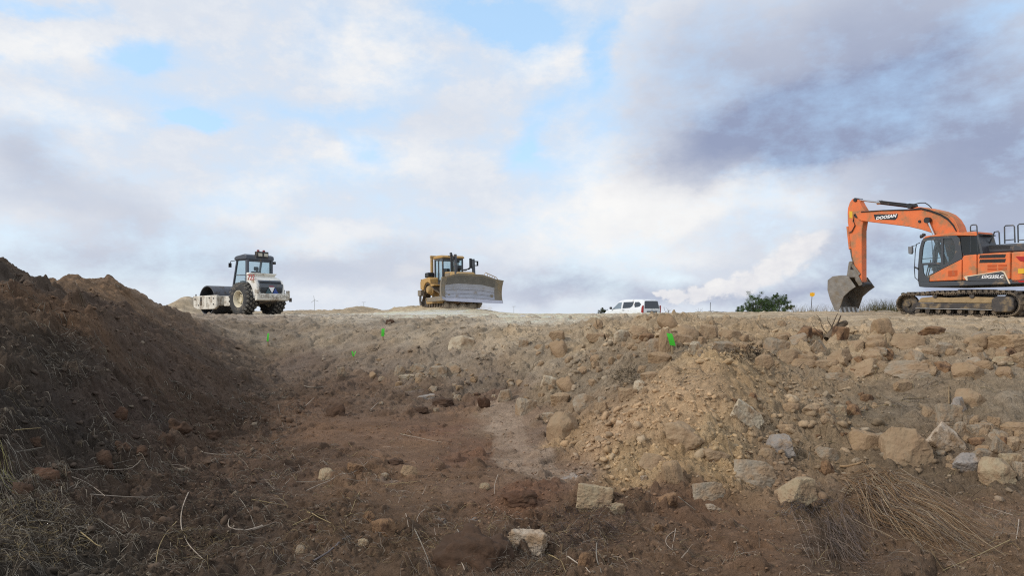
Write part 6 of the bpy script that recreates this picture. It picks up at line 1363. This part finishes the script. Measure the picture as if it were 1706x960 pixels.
    for u_ in (0, 1):
        pts = [bpt(u_, j/10) for j in range(11)]; back = [(p[0]-.16, p[1], p[2]) for p in pts]; MB().prism([(p[0]+.02, p[2]) for p in pts]+[(p[0], p[2]) for p in back[::-1]], pts[0][1]-.03, pts[0][1]+.03).build('end_plate', BLD, bl)
    q = MB(); y0, y1 = .95, 1.75; z_ = lambda y_: topz(y_); xx = blx(1)-.02
    q.tube([(xx, y0-.1, z_(y0)), (xx, y0, z_(y0)+.20), (xx, y1, z_(y1)+.12), (xx+.02, y1+.08, z_(y1))], .022)
    for k in range(1, 5): yk = y0+(y1-y0)*k/5; q.tube([(xx, yk, z_(yk)-.02), (xx, yk, z_(yk)+.19-.015*k)], .018)
    q.build('guard_rail', DY, bl)
    for y_ in (-.8, .8): MB().box(BX-.7, BX-.32, y_-.06, y_+.06, .6, 1.5).build('blade_rib', BLD, bl)
    # ripper
    rp = MB().prism([(-2.1, 1.0), (-2.1, 1.35), (-3.15, 1.42), (-3.2, .98)], -.75, .75).build('ripper_beam', BLD, r, .04)
    MB().prism([(-3.05, 1.42), (-3.08, 1.95), (-2.88, 2.0), (-2.83, 1.45)], -1.0, -.75).build('ripper_link', DY, rp, .03); MB().cyl((-3.0, -.9, 1.92), (-3.0, -.9, 2.12), .07, 12).build('pin', BLACKM, rp)
    MB().box(-3.2, -2.6, -1.15, -.75, .95, 1.35)  .build('ripper_arm', BLD, rp, .03)
    for y_ in (-1.0, .0): MB().prism([(-3.15, 1.2), (-2.92, 1.2), (-2.96, .6), (-2.80, .22), (-2.70, .06), (-2.85, .08), (-3.08, .3), (-3.18, .7)], y_-.05, y_+.05).build('ripper_shank', STEEL, rp, .01)
    return fr
DOZ = dozer()

# ------------------------------------------------------------------ white van behind the brow of the plateau
def van():
    th = math.radians(180-57); cx, cy = solve(th, (2.15, .87, 1004), (-2.15, .87, 1071)); z0 = CAMZ-(499.3-HY)*cy/F-1.80
    fr = Frame('van', (cx, cy, z0), th, 0); r = fr.o; tag(r, 'white passenger van seen from behind, half sunk behind the brow of the plateau', 'van')
    print('VAN', cx, cy, z0, gz(cx, cy))
    VW = paint('van_white_paint', (226, 230, 234), .25, mudc, .08)
    def section(x, zt, wt, zs, ws, zb=.32):
        """half section: sill, side, waist, roof edge, roof"""
        h = [(ws-.06, zb), (ws, zb+.12), (ws, zs-.12), (ws-.015, zs), (wt+.03, zt-.14), (wt-.02, zt-.04), (wt-.16, zt)]
        return [(x, y, z) for y, z in h]+[(x, -y, z) for y, z in h[::-1]]
    secs = [(2.16, .86, .58, .66, .70), (2.05, .98, .66, .78, .80), (1.6, 1.10, .72, .95, .86), (1.18, 1.16, .74, 1.02, .875), (.62, 1.66, .66, 1.06, .875), (.35, 1.77, .67, 1.08, .875), (-.3, 1.82, .67, 1.10, .875), (-1.2, 1.81, .67, 1.12, .875), (-1.95, 1.78, .66, 1.14, .875), (-2.08, 1.70, .66, 1.14, .87), (-2.16, 1.10, .80, 1.0, .86)]
    vs, fs = [], []; k = 14
    for s_ in secs: vs += section(*s_)
    for i in range(len(secs)-1): fs += [(i*k+j, i*k+(j+1) % k, (i+1)*k+(j+1) % k, (i+1)*k+j) for j in range(k)]
    fs += [tuple(range(k)), tuple(range(len(secs)*k-1, (len(secs)-1)*k-1, -1))]
    body = MB().add(vs, fs).build('body', VW, r, .02)
    TG = mat('dark_window_glass', rgb(44, 52, 60), .08, 0, .1, 2, spec=.8); TGL = mat('pale_window_glass', rgb(120, 134, 146), .1, 0, .1, 2, spec=.8)
    def onside(pts, m, nm, out=.006):
        def Y(z): return .862+out-(z-1.08)/(1.66-1.08)*(.862-.70) if z > 1.08 else .875+out
        for s_ in (1, -1):
            a = [(x, s_*Y(z), z) for x, z in pts]; b = [(x, s_*(Y(z)-.02), z) for x, z in pts]; n_ = len(pts)
            MB().add(a+b, [tuple(range(n_)), tuple(range(2*n_-1, n_-1, -1))]+[(i, (i+1) % n_, (i+1) % n_+n_, i+n_) for i in range(n_)]).build(nm, m, r)
    onside([(1.05, 1.10), (.52, 1.56), (.18, 1.60), (.12, 1.12)], TGL, 'front_side_window'); onside([(-.02, 1.14), (-.02, 1.60), (-1.1, 1.62), (-1.0, 1.18)], TG, 'side_window'); onside([(-1.18, 1.2), (-1.22, 1.6), (-1.62, 1.6), (-1.88, 1.42), (-1.75, 1.26)], TG, 'quarter_window')
    onside([(.06, .45), (.06, 1.62), (.045, 1.62), (.045, .45)], BLACKM, 'door_seam', .003); onside([(-.25, .98), (-.25, 1.03), (-.05, 1.03), (-.05, .98)], BLACKM, 'door_handle', .012)
    MB().add([(-2.17, -.70, 1.14), (-2.17, .70, 1.14), (-2.11, .60, 1.66), (-2.11, -.60, 1.66), (-2.10, -.66, 1.24), (-2.10, .66, 1.24), (-2.07, .60, 1.66), (-2.07, -.60, 1.66)], [(0, 3, 2, 1), (4, 5, 6, 7), (0, 1, 5, 4), (1, 2, 6, 5), (2, 3, 7, 6), (3, 0, 4, 7)]).build('rear_window', TG, r)
    MB().box(-2.18, -2.15, -.008, .008, .55, 1.12).build('door_seam', BLACKM, r)
    bpm = MB().box(-2.27, -2.05, -.86, .86, .42, .68).build('bumper', BLACKM, r, .05); MB().box(-2.185, -2.14, -.5, .5, .88, .96).build('trim_strip', BLACKM, r, .01)
    LR = mat('red_lamp_lens', rgb(150, 26, 26), .2)
    for s_ in (1, -1):
        MB().prism([(-2.16, .82), (-1.98, .86), (-2.02, 1.20), (-2.13, 1.36), (-2.17, 1.34)], s_*.80, s_*.885).build('tail_light', LR, r, .01)
        MB().box(1.02, 1.18, s_*.9, s_*1.06, 1.08, 1.26).build('wing_mirror', BLACKM, r, .04)
        MB().prism([(-2.27, .36), (-1.95, .36), (-1.85, .52), (-1.95, .74), (-2.2, .7)], s_*.80, s_*.89).build('bumper_corner', BLACKM, bpm, .02)
        for x_ in (1.35, -1.42):
            t_ = MB().lathe([(.19, -.1), (.30, -.1), (.32, -.06), (.32, .06), (.30, .1), (.19, .1)], (x_, s_*.76, .32), 'y', 28).build('tyre', RUBD, r); MB().lathe([(0, .06*s_), (.1, .08*s_), (.2, .05*s_), (.2, -.08)], (x_, s_*.76, .32), 'y', 20).build('rim', STEEL, t_)
            MB().lathe([(.33, -.02), (.38, 0), (.38, .01), (.33, .01)], (x_, s_*.868, .34), 'y', 28).build('wheel_arch', BLACKM, r)
    MB().box(-2.2, -2.17, -.26, .26, .72, .83).build('number_plate', WHITEL, r)
    return fr
VAN = van()

# ------------------------------------------------------------------ small things on the bank and skyline
GREEN = mat('fluorescent_green_plastic', rgb(70, 196, 50), .6, 0, .06, 10); WOOD = mat('weathered_wood', rgb(150, 130, 100), .8, 0, .15, 14)
def marker(px, py, hpx, wpx, lean, label, fork=False):
    h = hit(px, py+hpx*.5); D = h.y; H = hpx*D/F; W_ = wpx*D/F; r = empty('marker_stake', h+Vector((0, -.12, .10*H+.02)), 0); tag(r, label, 'marker stake', 'green survey markers on the bank')
    MB().box(-.012, .012, -.01, .012, -.12, H*.45).build('stake', WOOD, r, .002)
    q = MB(); k = 8
    def blade(lean_, w_):
        A_ = [];
        for i in range(k+1):
            t = i/k; z_ = H*(.05+.95*t); x_ = lean_*H*t; y_ = -.02-.05*H*math.sin(t*3)
            A_ += [(x_-w_/2, y_, z_-w_*.2*lean_), (x_+w_/2, y_-.01, z_+w_*.2*lean_), (x_+w_/2, y_-.006, z_+w_*.2*lean_), (x_-w_/2, y_+.004, z_-w_*.2*lean_)]
        q.add(A_, [f for i in range(k) for f in ((i*4, i*4+1, i*4+5, i*4+4), (i*4+2, i*4+3, i*4+7, i*4+6), (i*4+1, i*4+2, i*4+6, i*4+5), (i*4+3, i*4, i*4+4, i*4+7))]+[(3, 2, 1, 0), (k*4, k*4+1, k*4+2, k*4+3)])
    blade(lean, W_)
    if fork: blade(-lean*2.2, W_*.7)
    q.build('plastic_strip', GREEN, r)
marker(1116, 573, 21, 9, -.28, 'broad bright green strip leaning between the boulders of the rubble ridge')
marker(640, 557, 13, 5, .05, 'green strip standing on the bank below the bulldozer berm')
marker(592, 592, 9, 2.6, -.2, 'small forked green strip low on the left bank', True)
marker(449, 566, 14, 3.2, .1, 'thin green strip on the bank just right below the roller')
# yellow warning sign
D = 46; p = at(1353, 520, D); r = empty('road_sign', (p.x, D, gz(p.x, D))); tag(r, 'small yellow sign on a thin dark post beside the bush', 'sign')
hz = at(0, 491, D).z-r.location.z
MB().cyl((-.10, 0, -.2), (.0, 0, hz), .022, 8).build('post', mat('dark_post', rgb(70, 64, 60), .7), r)
MB().prism([(-.16, hz-.10), (-.16, hz+.12), (-.04, hz+.12), (0, hz+.16), (.04, hz+.12), (.16, hz+.12), (.16, hz-.06), (.04, hz-.14)], -.035, -.025).build('sign_plate', mat('sign_yellow', rgb(250, 186, 20), .5, 0, .04), r)

# foliage
LEAF = {}
def leafmat(name, c):
    m = bpy.data.materials.new(name); m.use_nodes = True; nn = m.node_tree.nodes; LL = m.node_tree.links; b = nn['Principled BSDF']; b.inputs['Roughness'].default_value = .6; b.inputs['Specular IOR Level'].default_value = .25
    a = nn.new('ShaderNodeAttribute'); a.attribute_name = 'soil'; LL.new(a.outputs['Color'], b.inputs['Base Color']); return m
M_LEAF = leafmat('dark_needles', 0)
def shrub(name, px, top_row, wpx, D, label, nn, lobes, c=(74, 92, 58), leaf=.065):
    p = at(px, 517, D); z0 = gz(p.x, D); H = at(px, top_row, D).z-z0; W_ = wpx*D/F/2; r = empty(name, (p.x, D, z0)); tag(r, label, 'bush')
    T = Tubes(); ends = []
    for i, (ox, oz, rr) in enumerate(lobes):
        e_ = Vector((ox*W_, rnd.uniform(-.3, .3)*W_, oz*H)); ends.append((e_, rr)); b0 = Vector((rnd.uniform(-.15, .15), rnd.uniform(-.1, .1), -.05)); mid = b0.lerp(e_, .5)+Vector((rnd.uniform(-.1, .1), 0, rnd.uniform(0, .15)))
        T.add(catm([b0, mid, e_], 4), .05, rgb(84, 72, 60), .35, 6)
        for _ in range(5):
            q = b0.lerp(e_, rnd.uniform(.4, 1)); T.add([q, q+Vector((rnd.gauss(0, 1), rnd.gauss(0, 1), abs(rnd.gauss(0, 1)))).normalized()*rr*W_*.9], .016, rgb(84, 72, 60), .3, 4)
    T.build('trunk', M_STRAW, r)
    vs, fs, cs = [], [], []
    cl = []
    for e_, rr in ends:
        for _ in range(16):
            d = Vector((rnd.gauss(0, 1), rnd.gauss(0, 1), rnd.gauss(0, .8))).normalized()*rr*W_*rnd.uniform(.3, 1.35); cl.append((e_+d, rnd.uniform(.09, .2)*rr*W_*2, rnd.uniform(.6, 1.5)))
    for _ in range(nn):
        cc, cr_, sh = rnd.choice(cl); pt = cc+Vector((rnd.gauss(0, .5), rnd.gauss(0, .5), rnd.gauss(0, .5)))*cr_
        if pt.z < .02: continue
        u = Vector((rnd.gauss(0, 1), rnd.gauss(0, 1), rnd.gauss(.3, 1))).normalized(); w_ = u.cross(Vector((rnd.random(), rnd.random(), rnd.random()))).normalized(); s_ = leaf*rnd.uniform(.6, 1.3); o = len(vs)
        vs += [pt-u*s_*.5-w_*s_*.18, pt-u*s_*.5+w_*s_*.18, pt+u*s_*.5+w_*s_*.1, pt+u*s_*.5-w_*s_*.1]; fs.append((o, o+1, o+2, o+3)); cf = sh*rnd.uniform(.8, 1.2); cs += [tuple(q*cf for q in rgb(*c))]*4
    me = pymesh('crown', [tuple(v) for v in vs], fs, M_LEAF, False, np.array(cs)); o = bpy.data.objects.new('crown', me); C.objects.link(o); o.parent = r
shrub('bush', 1259, 492, 52, 60, 'rounded dark green bush, left one of the pair on the skyline', 20000, [(-.7, .45, .35), (-.35, .68, .42), (0, .80, .45), (.35, .72, .42), (.7, .6, .38), (-.1, .4, .5), (-.9, .28, .25), (-.5, .2, .5), (.1, .15, .55), (.6, .25, .5), (1.0, .3, .4)])
shrub('bush', 1292, 490, 52, 60.5, 'dark green bush with one tall tip, right one of the pair on the skyline', 20000, [(-.6, .62, .4), (-.15, .70, .4), (.08, .92, .16), (.3, .66, .4), (.65, .7, .36), (.9, .5, .25), (.1, .4, .5), (-.7, .25, .5), (-.1, .15, .55), (.5, .22, .5), (-1.1, .4, .4)])
shrub('bush', 1006, 516.5, 26, 66, 'small low bush in front of the white van', 1500, [(-.4, .8, .4), (.3, .75, .4), (0, .9, .3)], (60, 66, 46), .08)
shrub('young_pine', 1505, 488, 13, 40, 'top of a little pine showing above the front of the excavator track', 1800, [(0, .95, .25), (-.4, .75, .4), (.4, .72, .4), (0, .6, .6), (-.6, .45, .5), (.6, .45, .5)], (56, 66, 40), .07)
# bare scrub, brush pile and its post
def bare(px, row, D, label, nn, hpx, spread):
    p = at(px, row, D); z0 = gz(p.x, D); H = max(.3, at(px, row-hpx, D).z-z0); T = Tubes()
    for _ in range(nn):
        a = Vector((p.x+rnd.gauss(0, spread*.2), D, z0-.05)); q = a+Vector((rnd.gauss(0, spread), rnd.gauss(0, .3), H*rnd.uniform(.5, 1))); m_ = a.lerp(q, .5)+Vector((rnd.gauss(0, .08), 0, .05)); T.add([a, m_, q], .014, DARKR, .3)
        T.add([m_, m_+Vector((rnd.gauss(0, .2), 0, rnd.uniform(.1, .3)))], .009, DARKR, .3)
    tag(T.build('bare_shrub', M_STRAW), label, 'bush')
bare(1112, 521, 46, 'leafless thin shrub right of the white van', 7, 12, .22)
bare(1170, 521, 46, 'bent bare twig left of the brush heap on the skyline', 3, 10, .3)
T = Tubes(); p = at(1190, 520, 47); z0 = gz(p.x, 47)
for _ in range(420):
    a = Vector((p.x+rnd.gauss(0, .75), 47+rnd.gauss(0, .5), 0)); hmax = .30*math.exp(-((a.x-p.x)/.8)**2)+.02; a.z = gz(a.x, a.y)+rnd.uniform(0, hmax); q = a+Vector((rnd.gauss(0, .35), rnd.gauss(0, .2), rnd.gauss(0, .07))); q.z = max(q.z, gz(q.x, q.y)); T.add([a, a.lerp(q, .5)+Vector((0, 0, .03)), q], .014, tuple(v*rnd.uniform(.5, 1.1) for v in rgb(104, 88, 74)), .4)
tag(T.build('brush_heap', M_STRAW), 'low heap of brown cut brush on the skyline left of the bushes', 'brush heap')
p = at(1183, 520, 46); z0 = gz(p.x, 46); tag(MB().cyl((p.x, 46, z0-.1), (p.x+.02, 46, at(0, 504, 46).z), .018, 6).build('post', mat('thin_dark_post', rgb(60, 56, 54), .7)), 'thin dark upright rod by the brush heap', 'post')
# far masts and turbines beyond the plateau
for px, row, D, lab, hub in ((524, 500, 420, 'distant pale mast with a short head, first right of the roller', 'y'), (606, 504, 520, 'tiny distant mast above the highest berm heap', 't'), (856, 511, 520, 'tiny distant lamp-like mast right of the bulldozer blade', 'f')):
    x = D*(px-CX)/F; z0 = gz(x, D); zt = at(px, row, D).z; r = empty('mast', (x, D, z0)); tag(r, lab, 'mast'); PM = mat('pale_mast_steel', rgb(190, 190, 196), .5)
    MB().cyl((0, 0, -1), (0, 0, zt-z0), .22, 10, .14).build('pole', PM, r)
    if hub == 'y':
        q = MB(); c0 = Vector((0, -.3, zt-z0))
        for a in (100, 220, 340): d = Vector((math.cos(math.radians(a)), 0, math.sin(math.radians(a)))); q.obox(c0+d*1.3, d, (0, 1, 0), d.cross(Vector((0, 1, 0))), 1.3, .05, .12)
        q.build('head', PM, r)
    else: MB().box(-1.5, 1.5, -.15, .15, zt-z0-.1, zt-z0+.2).build('head', PM, r)
# dust under the blade
def cloud_volume(name, pts, D, label, dens, cname, color=(1, 1, 1), nscale=.02, thr=.5, anis=.3, flat=.8):
    """a chain of soft puffs inside one closed hull; pts are (column, row, radius px)"""
    P3 = [(at(a, b, D), c*D/F) for a, b, c in pts]; lo = Vector((min(p.x-r_ for p, r_ in P3), min(p.y-r_*flat for p, r_ in P3), min(p.z-r_ for p, r_ in P3))); hi = Vector((max(p.x+r_ for p, r_ in P3), max(p.y+r_*flat for p, r_ in P3), max(p.z+r_ for p, r_ in P3)))
    c = (lo+hi)/2; o = MB().box(lo.x-c.x, hi.x-c.x, lo.y-c.y, hi.y-c.y, lo.z-c.z, hi.z-c.z).build(name, None or bpy.data.materials.new(name+'_volume'), None, 0, False); o.location = c
    m = o.data.materials[0]; m.use_nodes = True; nn = m.node_tree.nodes; LL = m.node_tree.links; nn.clear(); out = nn.new('ShaderNodeOutputMaterial'); v = nn.new('ShaderNodeVolumePrincipled'); v.inputs['Color'].default_value = (*color, 1); v.inputs['Anisotropy'].default_value = anis
    t = nn.new('ShaderNodeTexCoord'); nz1 = nn.new('ShaderNodeTexNoise'); nz1.inputs['Scale'].default_value = nscale; nz1.inputs['Detail'].default_value = 6; nz1.inputs['Roughness'].default_value = .6; LL.new(t.outputs['Object'], nz1.inputs['Vector'])
    acc = None
    def M_(op, a, b, cl=False):
        q = nn.new('ShaderNodeMath'); q.operation = op; q.use_clamp = cl
        for i, x in enumerate((a, b)):
            if isinstance(x, (int, float)): q.inputs[i].default_value = x
            else: LL.new(x, q.inputs[i])
        return q.outputs[0]
    for p, r_ in P3:
        d = nn.new('ShaderNodeVectorMath'); d.operation = 'DISTANCE'; LL.new(t.outputs['Object'], d.inputs[0]); d.inputs[1].default_value = p-c; s_ = M_('SUBTRACT', 1, M_('DIVIDE', d.outputs['Value'], r_)); acc = s_ if acc is None else M_('MAXIMUM', acc, s_)
    f = M_('ADD', acc, M_('MULTIPLY', M_('SUBTRACT', nz1.outputs[0], .5), 1.7)); f = M_('MULTIPLY', M_('SUBTRACT', f, thr), 2.6, True); f = M_('MULTIPLY', f, M_('MULTIPLY', M_('ADD', acc, .0), 4.0, True), True)
    LL.new(M_('MULTIPLY', f, dens), v.inputs['Density']); LL.new(v.outputs[0], out.inputs['Volume'])
    tag(o, label, cname, kind='stuff'); return o
cloud_volume('dust_cloud', [(742, 511, 16), (756, 512, 17), (770, 512, 18), (786, 513, 17), (802, 514, 14), (816, 516, 10)], DOZ.o.location.y-4.0, 'tan dust hanging under the bulldozer blade', .9, 'dust', (.80, .68, .52), 1.1, .45, 0, 1.0)
